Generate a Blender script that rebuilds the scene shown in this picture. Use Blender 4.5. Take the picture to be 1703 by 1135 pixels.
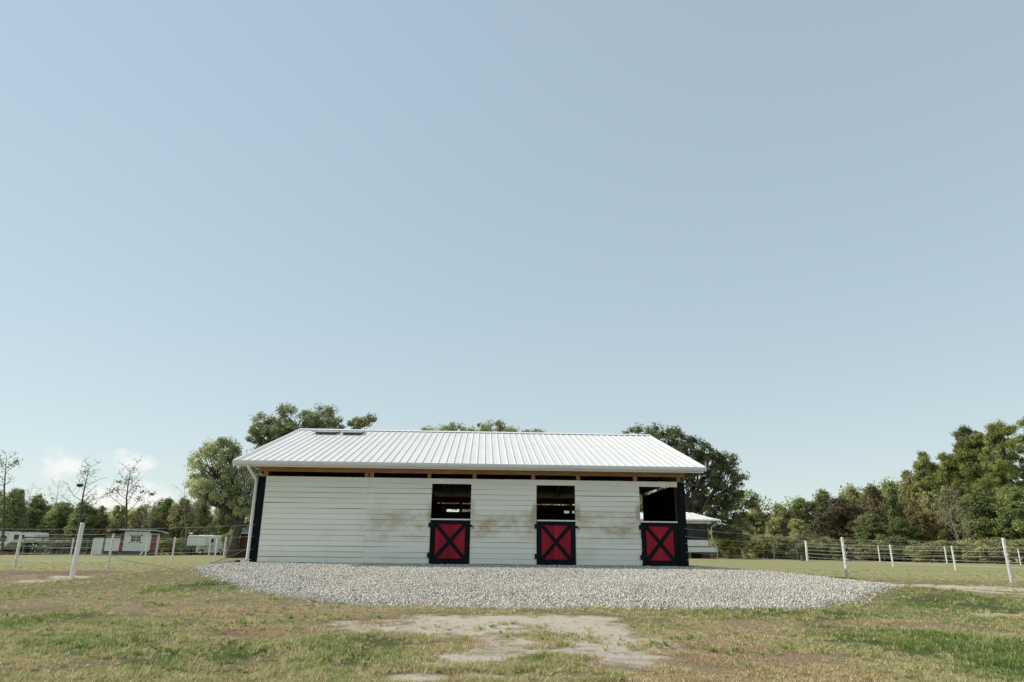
import bpy, math, random
import numpy as np
from mathutils import Matrix, Vector
R = math.radians
for o in list(bpy.data.objects): bpy.data.objects.remove(o, do_unlink=True)
S = bpy.context.scene
col = S.collection

# ------------------------------------------------------------------ camera
HC = 0.8
F, PITCH, ROLL = 1138.33 / 1703, 0.2981, 0.0106
cam = bpy.data.objects.new('camera', bpy.data.cameras.new('camera')); col.objects.link(cam)
cam.data.sensor_width = 36.0; cam.data.sensor_fit = 'HORIZONTAL'; cam.data.lens = 36.0 * F
cam.data.clip_start = 0.05; cam.data.clip_end = 6000
cam.matrix_world = Matrix.Translation((0, 0, HC)) @ Matrix.Rotation(math.pi/2 + PITCH, 4, 'X') @ Matrix.Rotation(ROLL, 4, 'Z')
S.camera = cam
S.render.resolution_x, S.render.resolution_y = 1024, 682

# ------------------------------------------------------------------ light
SUN_EL, SUN_BACK = R(37), R(8)          # sun low on the left, a little behind the barn's front
SUN_E, SKY_E, EXPO = 3.3, 0.15, 0.45
sun = bpy.data.objects.new('sun', bpy.data.lights.new('sun', 'SUN')); col.objects.link(sun)
sun.data.energy = SUN_E; sun.data.angle = R(0.5); sun.data.color = (1.0, 0.93, 0.83)
to_sun = Vector((-math.cos(SUN_EL)*math.cos(SUN_BACK), math.cos(SUN_EL)*math.sin(SUN_BACK), math.sin(SUN_EL)))
sun.rotation_euler = to_sun.to_track_quat('Z', 'Y').to_euler()
W = bpy.data.worlds.new('World'); S.world = W; W.use_nodes = True
nt = W.node_tree; N = nt.nodes; L = nt.links
for n in list(N): N.remove(n)
sky = N.new('ShaderNodeTexSky'); sky.sky_type = 'NISHITA'; sky.sun_disc = False
sky.sun_elevation = SUN_EL; sky.sun_rotation = R(-90) + SUN_BACK
sky.air_density = 1.0; sky.dust_density = 0.0; sky.ozone_density = 1.0; sky.altitude = 0
hsv = N.new('ShaderNodeHueSaturation'); hsv.inputs['Saturation'].default_value = 1.12
# sky colours graded to even them out: compress its range, then a slight teal cast
gam = N.new('ShaderNodeGamma'); gam.inputs['Gamma'].default_value = 0.3; L.new(sky.outputs[0], gam.inputs['Color'])
tnt = N.new('ShaderNodeVectorMath'); tnt.operation = 'MULTIPLY'; tnt.inputs[1].default_value = (2.07, 2.21, 2.18)
L.new(gam.outputs[0], tnt.inputs[0]); L.new(tnt.outputs[0], hsv.inputs['Color'])
# small cumulus low on the left: noise on the view direction, kept to a patch of sky
geo = N.new('ShaderNodeTexCoord')
def wmath(op, a, b=None):
    m = N.new('ShaderNodeMath'); m.operation = op
    for i, v in enumerate((a, b)):
        if v is None: continue
        if isinstance(v, (int, float)): m.inputs[i].default_value = v
        else: L.new(v, m.inputs[i])
    return m.outputs[0]
sep = N.new('ShaderNodeSeparateXYZ'); L.new(geo.outputs['Generated'], sep.inputs[0])
az = wmath('ARCTAN2', sep.outputs[0], sep.outputs[1]); el = wmath('ARCSINE', sep.outputs[2])
comb = N.new('ShaderNodeCombineXYZ'); L.new(az, comb.inputs[0]); L.new(wmath('MULTIPLY', el, 1.6), comb.inputs[1])
nz = N.new('ShaderNodeTexNoise'); nz.inputs['Scale'].default_value = 26; nz.inputs['Detail'].default_value = 7; nz.inputs['Roughness'].default_value = 0.55
L.new(comb.outputs[0], nz.inputs['Vector'])
def bump1(v, c, w):       # 1 at c, 0 at c +- w
    return wmath('SUBTRACT', 1.0, wmath('POWER', wmath('MULTIPLY', wmath('ABSOLUTE', wmath('SUBTRACT', v, c)), 1.0/w), 2.0))
def blob(a, e, wa, we):
    return wmath('MAXIMUM', wmath('SUBTRACT', wmath('ADD', bump1(az, a, wa), bump1(el, e, we)), 1.0), 0.0)
patch = wmath('MAXIMUM', wmath('MAXIMUM', blob(R(-29.2), R(5.9), R(2.4), R(1.2)), blob(R(-33.0), R(5.4), R(2.0), R(1.5))), blob(R(-28.2), R(3.3), R(4.5), R(1.6)))
dens = wmath('ADD', wmath('MULTIPLY', patch, 0.55), wmath('MULTIPLY', wmath('SUBTRACT', nz.outputs[0], 0.5), 1.5))
cr = N.new('ShaderNodeMapRange'); cr.interpolation_type = 'SMOOTHSTEP'
cr.inputs[1].default_value = 0.16; cr.inputs[2].default_value = 0.62; cr.inputs[4].default_value = 0.62
L.new(dens, cr.inputs[0])
gate = wmath('MULTIPLY', cr.outputs[0], wmath('MINIMUM', wmath('MULTIPLY', patch, 5.0), 1.0))
mixc = N.new('ShaderNodeMix'); mixc.data_type = 'RGBA'
L.new(gate, mixc.inputs['Factor']); L.new(hsv.outputs[0], mixc.inputs[6]); mixc.inputs[7].default_value = (5.2, 5.0, 4.85, 1)
bg = N.new('ShaderNodeBackground'); bg.inputs['Strength'].default_value = SKY_E
wo = N.new('ShaderNodeOutputWorld'); L.new(mixc.outputs[2], bg.inputs[0]); L.new(bg.outputs[0], wo.inputs[0])
S.view_settings.view_transform = 'Standard'; S.view_settings.look = 'None'; S.view_settings.exposure = EXPO; S.view_settings.gamma = 1
S.render.engine = 'CYCLES'
S.cycles.max_bounces = 8; S.cycles.transparent_max_bounces = 8

# ------------------------------------------------------------------ helpers
rnd = random.Random(7)
rng = np.random.default_rng(11)
def tag(o, label=None, cat=None, group=None, kind=None):
    if label: o['label'] = label
    if cat: o['category'] = cat
    if group: o['group'] = group
    if kind: o['kind'] = kind
    return o
def thing(name, label, cat, loc=(0, 0, 0), rz=0.0, group=None):
    o = bpy.data.objects.new(name, None); col.objects.link(o); o.empty_display_size = 0.2
    o.location = loc; o.rotation_euler = (0, 0, rz)
    return tag(o, label, cat, group)
def link(name, me, m=None, parent=None):
    o = bpy.data.objects.new(name, me); col.objects.link(o)
    if m: me.materials.append(m)
    if parent: o.parent = parent
    return o
class MB:
    def __init__(s): s.v = []; s.f = []; s.a = []
    def add(s, vs, fs, a=None):
        n = len(s.v); s.v += [tuple(v) for v in vs]; s.f += [tuple(i+n for i in f) for f in fs]
        s.a += [rnd.random() if a is None else a]*len(vs); return s
    def hexa(s, p, a=None):      # 8 corners: bottom ring 0-3, top ring 4-7
        return s.add(p, [(3,2,1,0),(4,5,6,7),(0,1,5,4),(1,2,6,5),(2,3,7,6),(3,0,4,7)], a)
    def box(s, x0, x1, y0, y1, z0, z1, a=None):
        return s.hexa([(x0,y0,z0),(x1,y0,z0),(x1,y1,z0),(x0,y1,z0),(x0,y0,z1),(x1,y0,z1),(x1,y1,z1),(x0,y1,z1)], a)
    def tube(s, pts, rad, n=8, cap=True):
        pts = [Vector(p) for p in pts]; k = len(pts)
        if not hasattr(rad, '__len__'): rad = [rad]*k
        vs = []; fs = []
        for i, p in enumerate(pts):
            t = (pts[min(i+1, k-1)] - pts[max(i-1, 0)]).normalized()
            up = Vector((0, 0, 1)) if abs(t.z) < 0.9 else Vector((1, 0, 0))
            a = t.cross(up).normalized(); b = t.cross(a)
            for j in range(n):
                q = 2*math.pi*j/n; vs.append(p + (a*math.cos(q) + b*math.sin(q))*rad[i])
        for i in range(k-1):
            for j in range(n):
                fs.append((i*n+j, i*n+(j+1) % n, (i+1)*n+(j+1) % n, (i+1)*n+j))
        if cap: fs += [tuple(range(n-1, -1, -1)), tuple((k-1)*n+j for j in range(n))]
        return s.add(vs, fs)
    def bar(s, p, q, w, h, side=(0, -1, 0)):     # a rectangular bar from p to q; h along side
        p, q = Vector(p), Vector(q); t = (q-p).normalized(); n = Vector(side).normalized(); b = t.cross(n).normalized()*w/2; n = n*h/2
        return s.hexa([p-b-n, p+b-n, p+b+n, p-b+n, q-b-n, q+b-n, q+b+n, q-b+n])
    def prism(s, poly, y0, y1, axis='y'):        # poly in the plane square to the axis
        n = len(poly)
        f3 = {'y': lambda u, w, t: (u, t, w), 'x': lambda u, w, t: (t, u, w), 'z': lambda u, w, t: (u, w, t)}[axis]
        vs = [f3(u, w, y0) for u, w in poly] + [f3(u, w, y1) for u, w in poly]
        fs = [tuple(range(n)), tuple(range(2*n-1, n-1, -1))] + [(i, n+i, n+(i+1) % n, (i+1) % n) for i in range(n)]
        return s.add(vs, fs)
    def build(s, name, m=None, parent=None, bevel=0.0, smooth=False):
        me = bpy.data.meshes.new(name); me.from_pydata(s.v, [], s.f)
        at = me.attributes.new('rnd', 'FLOAT', 'POINT'); at.data.foreach_set('value', s.a)
        import bmesh
        bm = bmesh.new(); bm.from_mesh(me); bmesh.ops.recalc_face_normals(bm, faces=bm.faces); bm.to_mesh(me); bm.free()
        if smooth: me.polygons.foreach_set('use_smooth', [True]*len(me.polygons))
        o = link(name, me, m, parent)
        if bevel:
            b = o.modifiers.new('bevel', 'BEVEL'); b.width = bevel; b.segments = 2; b.limit_method = 'ANGLE'
        return o
def each(name, m, parent, *bx):          # every box a mesh of its own
    o = None
    for b in bx: o = MB().box(*b).build(name, M[m], parent)
    return o
def np_mesh(name, V, Fq, attrs=None, smooth=False):
    me = bpy.data.meshes.new(name); k = Fq.shape[1]
    me.vertices.add(len(V)); me.vertices.foreach_set('co', np.asarray(V, np.float32).ravel())
    me.loops.add(Fq.size); me.loops.foreach_set('vertex_index', Fq.astype(np.int32).ravel())
    me.polygons.add(len(Fq)); me.polygons.foreach_set('loop_start', np.arange(0, Fq.size, k, dtype=np.int32))
    if smooth: me.polygons.foreach_set('use_smooth', np.ones(len(Fq), bool))
    me.update(calc_edges=True)
    for n, a in (attrs or {}).items():
        t = me.attributes.new(n, 'FLOAT', 'POINT'); t.data.foreach_set('value', np.asarray(a, np.float32))
    return me
# value noise on a hashed lattice
def vnoise(x, y, seed=0):
    x = np.asarray(x, float); y = np.asarray(y, float)
    xi = np.floor(x).astype(np.int64); yi = np.floor(y).astype(np.int64); fx = x-xi; fy = y-yi
    fx = fx*fx*(3-2*fx); fy = fy*fy*(3-2*fy)
    def h(a, b):
        n = (a*374761393 + b*668265263 + seed*974634777) & 0xffffffff
        n = ((n ^ (n >> 13))*1274126177) & 0xffffffff
        return ((n ^ (n >> 16)) & 0xffff)/65535.0
    return (h(xi, yi)*(1-fx)+h(xi+1, yi)*fx)*(1-fy) + (h(xi, yi+1)*(1-fx)+h(xi+1, yi+1)*fx)*fy
def fbm(x, y, seed=0, o=4):
    s = 0; a = .5; t = 0
    for i in range(o): s = s + a*vnoise(x*2**i+17.3*i, y*2**i-9.1*i, seed+i); t += a; a *= .55
    return s/t
def sstep(a, b, x):
    t = np.clip((np.asarray(x, float)-a)/(b-a), 0, 1); return t*t*(3-2*t)

# ------------------------------------------------------------------ materials
def mat(name):
    m = bpy.data.materials.new(name); m.use_nodes = True
    return m, m.node_tree.nodes, m.node_tree.links, m.node_tree.nodes['Principled BSDF']
def pm(name, c, rough=0.6, var=0.15, scale=6.0, metal=0.0, bump=0.0, stretch=(1, 1, 1), c2=None, rvar=0.0, bscale=None, spec=0.5):
    m, N, L, P = mat(name)
    P.inputs['Roughness'].default_value = rough; P.inputs['Metallic'].default_value = metal; P.inputs['Specular IOR Level'].default_value = spec
    tc = N.new('ShaderNodeTexCoord'); mp = N.new('ShaderNodeMapping'); mp.inputs['Scale'].default_value = stretch
    L.new(tc.outputs['Object'], mp.inputs[0])
    nz = N.new('ShaderNodeTexNoise'); nz.inputs['Scale'].default_value = scale; nz.inputs['Detail'].default_value = 6; nz.inputs['Roughness'].default_value = .6
    L.new(mp.outputs[0], nz.inputs['Vector'])
    rp = N.new('ShaderNodeValToRGB'); c2 = c2 or tuple(v*(1-2*var) for v in c)
    rp.color_ramp.elements[0].position = .3; rp.color_ramp.elements[1].position = .7
    rp.color_ramp.elements[0].color = (*c2, 1); rp.color_ramp.elements[1].color = (*[min(1, v*(1+var*.4)) for v in c], 1)
    L.new(nz.outputs[0], rp.inputs[0]); out = rp.outputs[0]
    if rvar:
        a = N.new('ShaderNodeAttribute'); a.attribute_name = 'rnd'
        mr = N.new('ShaderNodeMapRange'); mr.inputs[3].default_value = 1-rvar; mr.inputs[4].default_value = 1+rvar*.3; L.new(a.outputs['Fac'], mr.inputs[0])
        mx = N.new('ShaderNodeVectorMath'); mx.operation = 'SCALE'; L.new(out, mx.inputs[0]); L.new(mr.outputs[0], mx.inputs['Scale']); out = mx.outputs[0]
    L.new(out, P.inputs['Base Color'])
    if bump:
        b = N.new('ShaderNodeBump'); b.inputs['Strength'].default_value = bump; b.inputs['Distance'].default_value = .02
        n2 = N.new('ShaderNodeTexNoise'); n2.inputs['Scale'].default_value = bscale or scale*4; n2.inputs['Detail'].default_value = 5
        L.new(mp.outputs[0], n2.inputs['Vector']); L.new(n2.outputs[0], b.inputs['Height']); L.new(b.outputs[0], P.inputs['Normal'])
    return m
M = {}
M['white_metal'] = pm('white painted metal', (.80, .79, .77), .42, .05, 1.5)
M['gutter'] = pm('gutter metal', (.74, .73, .69), .45, .06, 1.2)
M['grey_metal'] = pm('grey vent metal', (.42, .43, .44), .45, .1, 3)
M['olive'] = pm('olive vent curb', (.10, .11, .06), .7, .2, 4)
M['black'] = pm('black trim paint', (.006, .010, .014), .75, .3, 3, bump=.15, stretch=(3, 3, .6), spec=.15)
M['iron'] = pm('black iron', (.010, .011, .013), .6, .2, 10, spec=.2)
M['red'] = pm('red board paint', (.42, .012, .034), .6, .16, 3, stretch=(4, 4, .7), rvar=.3, bump=.15, c2=(.30, .009, .025), spec=.2)
M['pine'] = pm('new pine timber', (.50, .28, .115), .65, .2, 3, stretch=(1, 4, 6), rvar=.25, bump=.2, c2=(.33, .165, .06))
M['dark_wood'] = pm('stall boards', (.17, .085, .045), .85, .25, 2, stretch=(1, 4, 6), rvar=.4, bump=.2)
M['grey_wood'] = pm('weathered wood', (.21, .17, .125), .8, .25, 3, stretch=(4, 4, .6), bump=.3, rvar=.3)
M['white_post'] = pm('white post paint', (.78, .775, .74), .55, .10, 5, bump=.15, c2=(.60, .58, .51))
M['white_paint'] = pm('white board paint', (.82, .82, .79), .55, .08, 2, rvar=.06)
M['tape'] = pm('white electric tape', (.72, .72, .70), .55, .06, 8)
M['cable'] = pm('dark cable', (.03, .028, .025), .6, .1, 8)
M['rubber'] = pm('tyre rubber', (.02, .02, .02), .8, .1, 8)
M['brick'] = pm('old brick', (.30, .13, .085), .85, .25, 5, bump=.3)
M['red_door'] = pm('faded red paint', (.25, .03, .035), .6, .15, 3)
M['rust_red'] = pm('red brown boards', (.10, .04, .028), .75, .2, 3)
M['tin'] = pm('galvanised tin', (.52, .55, .58), .4, .15, 2, metal=.3)
M['tar_roof'] = pm('dark felt roof', (.05, .045, .04), .8, .25, 3)
M['dark_void'] = pm('dark boards and painted shade', (.03, .027, .024), .9, .2, 3)  # near-black tone, on several parts a stand-in for deep shade
M['beige'] = pm('beige panel', (.34, .29, .20), .8, .08, 2)
M['bark'] = pm('tree bark', (.115, .095, .075), .9, .3, 3, bump=.6, stretch=(3, 3, .6), c2=(.05, .042, .034))
M['pale_bark'] = pm('pale bark', (.27, .235, .19), .9, .25, 3, bump=.4, stretch=(3, 3, .6))
M['stump_cut'] = pm('cut wood', (.30, .22, .13), .8, .2, 8)
M['nest'] = pm('nest twigs', (.035, .028, .022), .95, .3, 20, bump=.6)
def glass_mat():
    m, N, L, P = mat('dark window glass')
    P.inputs['Base Color'].default_value = (.015, .018, .022, 1); P.inputs['Roughness'].default_value = .08
    tc = N.new('ShaderNodeTexCoord'); nz = N.new('ShaderNodeTexNoise'); nz.inputs['Scale'].default_value = 1.5
    L.new(tc.outputs['Object'], nz.inputs['Vector'])
    b = N.new('ShaderNodeBump'); b.inputs['Strength'].default_value = .05; L.new(nz.outputs[0], b.inputs['Height']); L.new(b.outputs[0], P.inputs['Normal'])
    return m
M['glass'] = glass_mat()
def screen_mat():                       # insect screen: a real see-through mesh
    m, N, L, P = mat('insect screen')
    P.inputs['Base Color'].default_value = (.03, .032, .034, 1); P.inputs['Roughness'].default_value = .7
    tr = N.new('ShaderNodeBsdfTransparent'); mx = N.new('ShaderNodeMixShader'); mx.inputs[0].default_value = .62
    L.new(tr.outputs[0], mx.inputs[1]); L.new(P.outputs[0], mx.inputs[2]); L.new(mx.outputs[0], N['Material Output'].inputs[0])
    tc = N.new('ShaderNodeTexCoord'); nz = N.new('ShaderNodeTexNoise'); nz.inputs['Scale'].default_value = 3
    L.new(tc.outputs['Object'], nz.inputs['Vector']); mr = N.new('ShaderNodeMapRange'); mr.inputs[3].default_value = .42; mr.inputs[4].default_value = .56
    L.new(nz.outputs[0], mr.inputs[0]); L.new(mr.outputs[0], mx.inputs[0])
    return m
M['screen'] = screen_mat()
def roof_mat():
    m, N, L, P = mat('white ribbed roof metal')
    P.inputs['Roughness'].default_value = .38
    tc = N.new('ShaderNodeTexCoord'); mp = N.new('ShaderNodeMapping'); mp.inputs['Scale'].default_value = (1.2, .25, .25); L.new(tc.outputs['Object'], mp.inputs[0])
    nz = N.new('ShaderNodeTexNoise'); nz.inputs['Scale'].default_value = 2.2; nz.inputs['Detail'].default_value = 7; L.new(mp.outputs[0], nz.inputs['Vector'])
    rp = N.new('ShaderNodeValToRGB'); e = rp.color_ramp.elements; e[0].position = .28; e[1].position = .62
    e[0].color = (.745, .715, .66, 1); e[1].color = (.80, .775, .725, 1)
    L.new(nz.outputs[0], rp.inputs[0]); L.new(rp.outputs[0], P.inputs['Base Color'])
    b = N.new('ShaderNodeBump'); b.inputs['Strength'].default_value = .12; b.inputs['Distance'].default_value = .02
    n2 = N.new('ShaderNodeTexNoise'); n2.inputs['Scale'].default_value = 1.3; L.new(tc.outputs['Object'], n2.inputs['Vector']); L.new(n2.outputs[0], b.inputs['Height']); L.new(b.outputs[0], P.inputs['Normal'])
    return m
M['roof'] = roof_mat()
def siding_mat():
    m, N, L, P = mat('white board siding')
    P.inputs['Roughness'].default_value = .6
    def math_(op, a, b=None):
        n = N.new('ShaderNodeMath'); n.operation = op
        for i, v in enumerate((a, b)):
            if v is None: continue
            if isinstance(v, (int, float)): n.inputs[i].default_value = v
            else: L.new(v, n.inputs[i])
        return n.outputs[0]
    tc = N.new('ShaderNodeTexCoord'); at = N.new('ShaderNodeAttribute'); at.attribute_name = 'rnd'
    sp = N.new('ShaderNodeSeparateXYZ'); L.new(tc.outputs['Object'], sp.inputs[0])
    # base: each board a little different, fine grain along the board
    mp = N.new('ShaderNodeMapping'); mp.inputs['Scale'].default_value = (.5, 1, 9); L.new(tc.outputs['Object'], mp.inputs[0])
    gr = N.new('ShaderNodeTexNoise'); gr.inputs['Scale'].default_value = 3; gr.inputs['Detail'].default_value = 6; L.new(mp.outputs[0], gr.inputs['Vector'])
    tone = math_('ADD', math_('MULTIPLY', at.outputs['Fac'], .45), math_('MULTIPLY', gr.outputs[0], .55))
    rp = N.new('ShaderNodeValToRGB'); e = rp.color_ramp.elements; e[0].position = .2; e[1].position = .8
    e[0].color = (.82, .80, .70, 1); e[1].color = (.88, .865, .77, 1); L.new(tone, rp.inputs[0])
    # rubbed dirt at horse height, streaky, where the noise lets it
    mp2 = N.new('ShaderNodeMapping'); mp2.inputs['Scale'].default_value = (.9, 1, 1.6); L.new(tc.outputs['Object'], mp2.inputs[0])
    n1 = N.new('ShaderNodeTexNoise'); n1.inputs['Scale'].default_value = 1.1; n1.inputs['Detail'].default_value = 8; n1.inputs['Roughness'].default_value = .68; L.new(mp2.outputs[0], n1.inputs['Vector'])
    band = math_('SUBTRACT', 1.0, math_('POWER', math_('MULTIPLY', math_('ABSOLUTE', math_('SUBTRACT', sp.outputs[2], 1.12)), 2.0), 2.0))
    band = math_('MAXIMUM', band, 0.0)
    xg = N.new('ShaderNodeMapRange'); xg.interpolation_type = 'SMOOTHSTEP'; xg.inputs[1].default_value = -5.0; xg.inputs[2].default_value = -3.2; L.new(sp.outputs[0], xg.inputs[0])
    mr = N.new('ShaderNodeMapRange'); mr.interpolation_type = 'SMOOTHSTEP'; mr.inputs[1].default_value = .38; mr.inputs[2].default_value = .70; L.new(n1.outputs[0], mr.inputs[0])
    st = math_('MULTIPLY', math_('MULTIPLY', band, mr.outputs[0]), xg.outputs[0])
    n3 = N.new('ShaderNodeTexNoise'); n3.inputs['Scale'].default_value = .7; n3.inputs['Detail'].default_value = 8; n3.inputs['Roughness'].default_value = .7; L.new(tc.outputs['Object'], n3.inputs['Vector'])
    mr3 = N.new('ShaderNodeMapRange'); mr3.inputs[1].default_value = .52; mr3.inputs[2].default_value = .8; mr3.inputs[4].default_value = .35; L.new(n3.outputs[0], mr3.inputs[0])
    # dark rub marks on the jambs of the openings
    jam = None
    for jx in (-1.13, .74, 1.97, 3.84, -2.37):
        d = math_('MAXIMUM', math_('SUBTRACT', 1.0, math_('MULTIPLY', math_('ABSOLUTE', math_('SUBTRACT', sp.outputs[0], jx)), 7.0)), 0.0)
        jam = d if jam is None else math_('MAXIMUM', jam, d)
    jb = math_('MAXIMUM', math_('SUBTRACT', 1.0, math_('POWER', math_('MULTIPLY', math_('SUBTRACT', sp.outputs[2], 1.52), 3.0), 2.0)), 0.0)
    jam = math_('MULTIPLY', math_('MULTIPLY', math_('MULTIPLY', jam, jb), 1.6), math_('ADD', math_('MULTIPLY', mr.outputs[0], .8), math_('MULTIPLY', gr.outputs[0], .5)))
    tot = math_('MINIMUM', math_('ADD', math_('ADD', math_('MULTIPLY', st, 1.05), mr3.outputs[0]), jam), .92)
    mx = N.new('ShaderNodeMix'); mx.data_type = 'RGBA'; L.new(tot, mx.inputs['Factor']); L.new(rp.outputs[0], mx.inputs[6]); mx.inputs[7].default_value = (.47, .37, .22, 1)
    # knots
    vo = N.new('ShaderNodeTexVoronoi'); vo.inputs['Scale'].default_value = 1.3; L.new(tc.outputs['Object'], vo.inputs['Vector'])
    kn = math_('MULTIPLY', math_('LESS_THAN', vo.outputs['Distance'], .022), .45)
    mk = N.new('ShaderNodeMix'); mk.data_type = 'RGBA'; L.new(kn, mk.inputs['Factor']); L.new(mx.outputs[2], mk.inputs[6]); mk.inputs[7].default_value = (.22, .19, .13, 1)
    L.new(mk.outputs[2], P.inputs['Base Color'])
    b = N.new('ShaderNodeBump'); b.inputs['Strength'].default_value = .25; b.inputs['Distance'].default_value = .01; L.new(gr.outputs[0], b.inputs['Height']); L.new(b.outputs[0], P.inputs['Normal'])
    return m
M['siding'] = siding_mat()
def leaf_mat(name, dark, mid, light, trans=.46):
    m, N, L, P = mat(name)
    P.inputs['Roughness'].default_value = .6; P.inputs['Specular IOR Level'].default_value = .25
    a = N.new('ShaderNodeAttribute'); a.attribute_name = 'rnd'
    oi = N.new('ShaderNodeObjectInfo')
    rp = N.new('ShaderNodeValToRGB'); e = rp.color_ramp.elements; e[0].position = .05; e[1].position = .95
    e[0].color = (*dark, 1); e[1].color = (*light, 1); k = e.new(.5); k.color = (*mid, 1)
    L.new(a.outputs['Fac'], rp.inputs[0])
    hs = N.new('ShaderNodeHueSaturation'); L.new(rp.outputs[0], hs.inputs['Color'])
    mr = N.new('ShaderNodeMapRange'); mr.inputs[3].default_value = .82; mr.inputs[4].default_value = 1.18; L.new(oi.outputs['Random'], mr.inputs[0]); L.new(mr.outputs[0], hs.inputs['Value'])
    L.new(hs.outputs[0], P.inputs['Base Color'])
    t = N.new('ShaderNodeBsdfTranslucent'); L.new(hs.outputs[0], t.inputs['Color'])
    mx = N.new('ShaderNodeMixShader'); mx.inputs[0].default_value = trans
    L.new(P.outputs[0], mx.inputs[1]); L.new(t.outputs[0], mx.inputs[2]); L.new(mx.outputs[0], N['Material Output'].inputs[0])
    return m
M['oak_leaf'] = leaf_mat('live oak leaves', (0.226, 0.254, 0.132), (0.389, 0.426, 0.228), (0.675, 0.687, 0.401))
M['oak_dark'] = leaf_mat('dark oak leaves', (0.107, 0.127, 0.056), (0.195, 0.221, 0.093), (0.392, 0.392, 0.179))
M['moss'] = leaf_mat('spanish moss', (0.220, 0.211, 0.160), (0.321, 0.304, 0.236), (0.439, 0.423, 0.321), .2)
M['olive_leaf'] = leaf_mat('olive hardwood leaves', (0.192, 0.194, 0.083), (0.366, 0.358, 0.156), (0.608, 0.574, 0.260))
M['green_leaf'] = leaf_mat('green hardwood leaves', (0.121, 0.159, 0.061), (0.256, 0.302, 0.113), (0.451, 0.490, 0.189))
M['brown_leaf'] = leaf_mat('browning leaves', (0.125, 0.106, 0.058), (0.215, 0.185, 0.105), (0.330, 0.285, 0.170))
M['gold_leaf'] = leaf_mat('yellowing leaves', (0.150, 0.120, 0.045), (0.250, 0.205, 0.085), (0.360, 0.300, 0.140))
M['needle'] = leaf_mat('pine needles', (0.131, 0.158, 0.051), (0.276, 0.310, 0.096), (0.483, 0.500, 0.165))
M['twig_grey'] = leaf_mat('bare grey twigs', (0.245, 0.216, 0.173), (0.346, 0.302, 0.245), (0.461, 0.418, 0.346), .1)
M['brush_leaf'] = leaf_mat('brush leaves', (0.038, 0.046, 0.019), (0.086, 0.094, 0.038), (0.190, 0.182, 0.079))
def blade_mat():
    m, N, L, P = mat('grass blades')
    P.inputs['Roughness'].default_value = .6; P.inputs['Specular IOR Level'].default_value = .2
    a = N.new('ShaderNodeAttribute'); a.attribute_name = 'tint'
    rp = N.new('ShaderNodeValToRGB'); e = rp.color_ramp.elements; e[0].position = 0; e[1].position = 1
    e[0].color = (.52, .38, .22, 1); e[1].color = (.165, .235, .06, 1)
    for p, c in ((.25, (.72, .60, .38)), (.5, (.56, .51, .24)), (.75, (.33, .40, .115))):
        k = e.new(p); k.color = (*c, 1)
    L.new(a.outputs['Fac'], rp.inputs[0]); L.new(rp.outputs[0], P.inputs['Base Color'])
    t = N.new('ShaderNodeBsdfTranslucent'); L.new(rp.outputs[0], t.inputs['Color'])
    mx = N.new('ShaderNodeMixShader'); mx.inputs[0].default_value = .35
    L.new(P.outputs[0], mx.inputs[1]); L.new(t.outputs[0], mx.inputs[2]); L.new(mx.outputs[0], N['Material Output'].inputs[0])
    return m
M['blade'] = blade_mat()
def stone_mat():
    m, N, L, P = mat('crushed limestone')
    P.inputs['Roughness'].default_value = .85
    a = N.new('ShaderNodeAttribute'); a.attribute_name = 'rnd'
    rp = N.new('ShaderNodeValToRGB'); e = rp.color_ramp.elements; e[0].position = 0; e[1].position = 1
    e[0].color = (.19, .18, .155, 1); e[1].color = (.70, .645, .545, 1); k = e.new(.4); k.color = (.48, .45, .385, 1)
    L.new(a.outputs['Fac'], rp.inputs[0]); L.new(rp.outputs[0], P.inputs['Base Color'])
    return m
M['stone'] = stone_mat()

# ------------------------------------------------------------------ the lie of the land
BX, BY, BZ, BYAW = 0.0, 20.854, 0.4116, 0.0395          # barn: middle of the front wall line, pad level, turn
cB, sB = math.cos(BYAW), math.sin(BYAW)
def to_local(x, y): return (x-BX)*cB + (y-BY)*sB, -(x-BX)*sB + (y-BY)*cB
def to_world(lx, ly, z=0.0): return (BX + lx*cB - ly*sB, BY + lx*sB + ly*cB, BZ + z)
def height(x, y):
    x = np.asarray(x, float); y = np.asarray(y, float)
    lx, ly = to_local(x, y)
    wob = (fbm(x*.5, y*.5, 3)-.5)*1.0
    front = np.clip((ly + 9.4 + wob*np.clip(-ly/4, 0, 1))/9.15, 0, 1); front = front**0.9
    side = np.minimum(np.clip((10.6 + wob - lx)/5.0, 0, 1), np.clip((lx + 10.4 + wob)/2.8, 0, 1))
    back = np.clip((19 - ly)/6, 0, 1)
    side = side*side*(3-2*side)*.5 + side*.5
    pad = BZ*np.minimum(np.minimum(front, side), back)
    rise = .42*sstep(38, 58, y)*np.exp(-.5*((x-6)/26)**2)
    z = np.maximum(pad, rise)
    z = z + (fbm(x*.45, y*.45, 21)-.5)*.05*sstep(2, 7, y)*(1-sstep(0, .1, pad)) + (fbm(x*1.7, y*1.7, 33, 3)-.5)*.022*(1-sstep(.1, .3, pad))
    # churned red soil by the left fence
    z = z + .17*np.exp(-(((x+14.6)/4.2)**2 + ((y-18.6)/.55)**2))*(.1+1.5*fbm(x*2.9, y*2.9, 8, 5))
    z = z + .03*np.exp(-(((x-15)/6)**2 + ((y-19.5)/.8)**2))
    far = sstep(80, 140, np.hypot(x, y)); return z*(1-far) + .1*far
def ell(x, y, cx, cy, rx, ry, seed, soft=.45, amp=.55, sc=.55):
    d = np.sqrt(((x-cx)/rx)**2 + ((y-cy)/ry)**2) + (fbm(x*sc, y*sc*.8, seed, 5)-.5)*2*amp
    return 1-sstep(1-soft, 1+soft, d)
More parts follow.
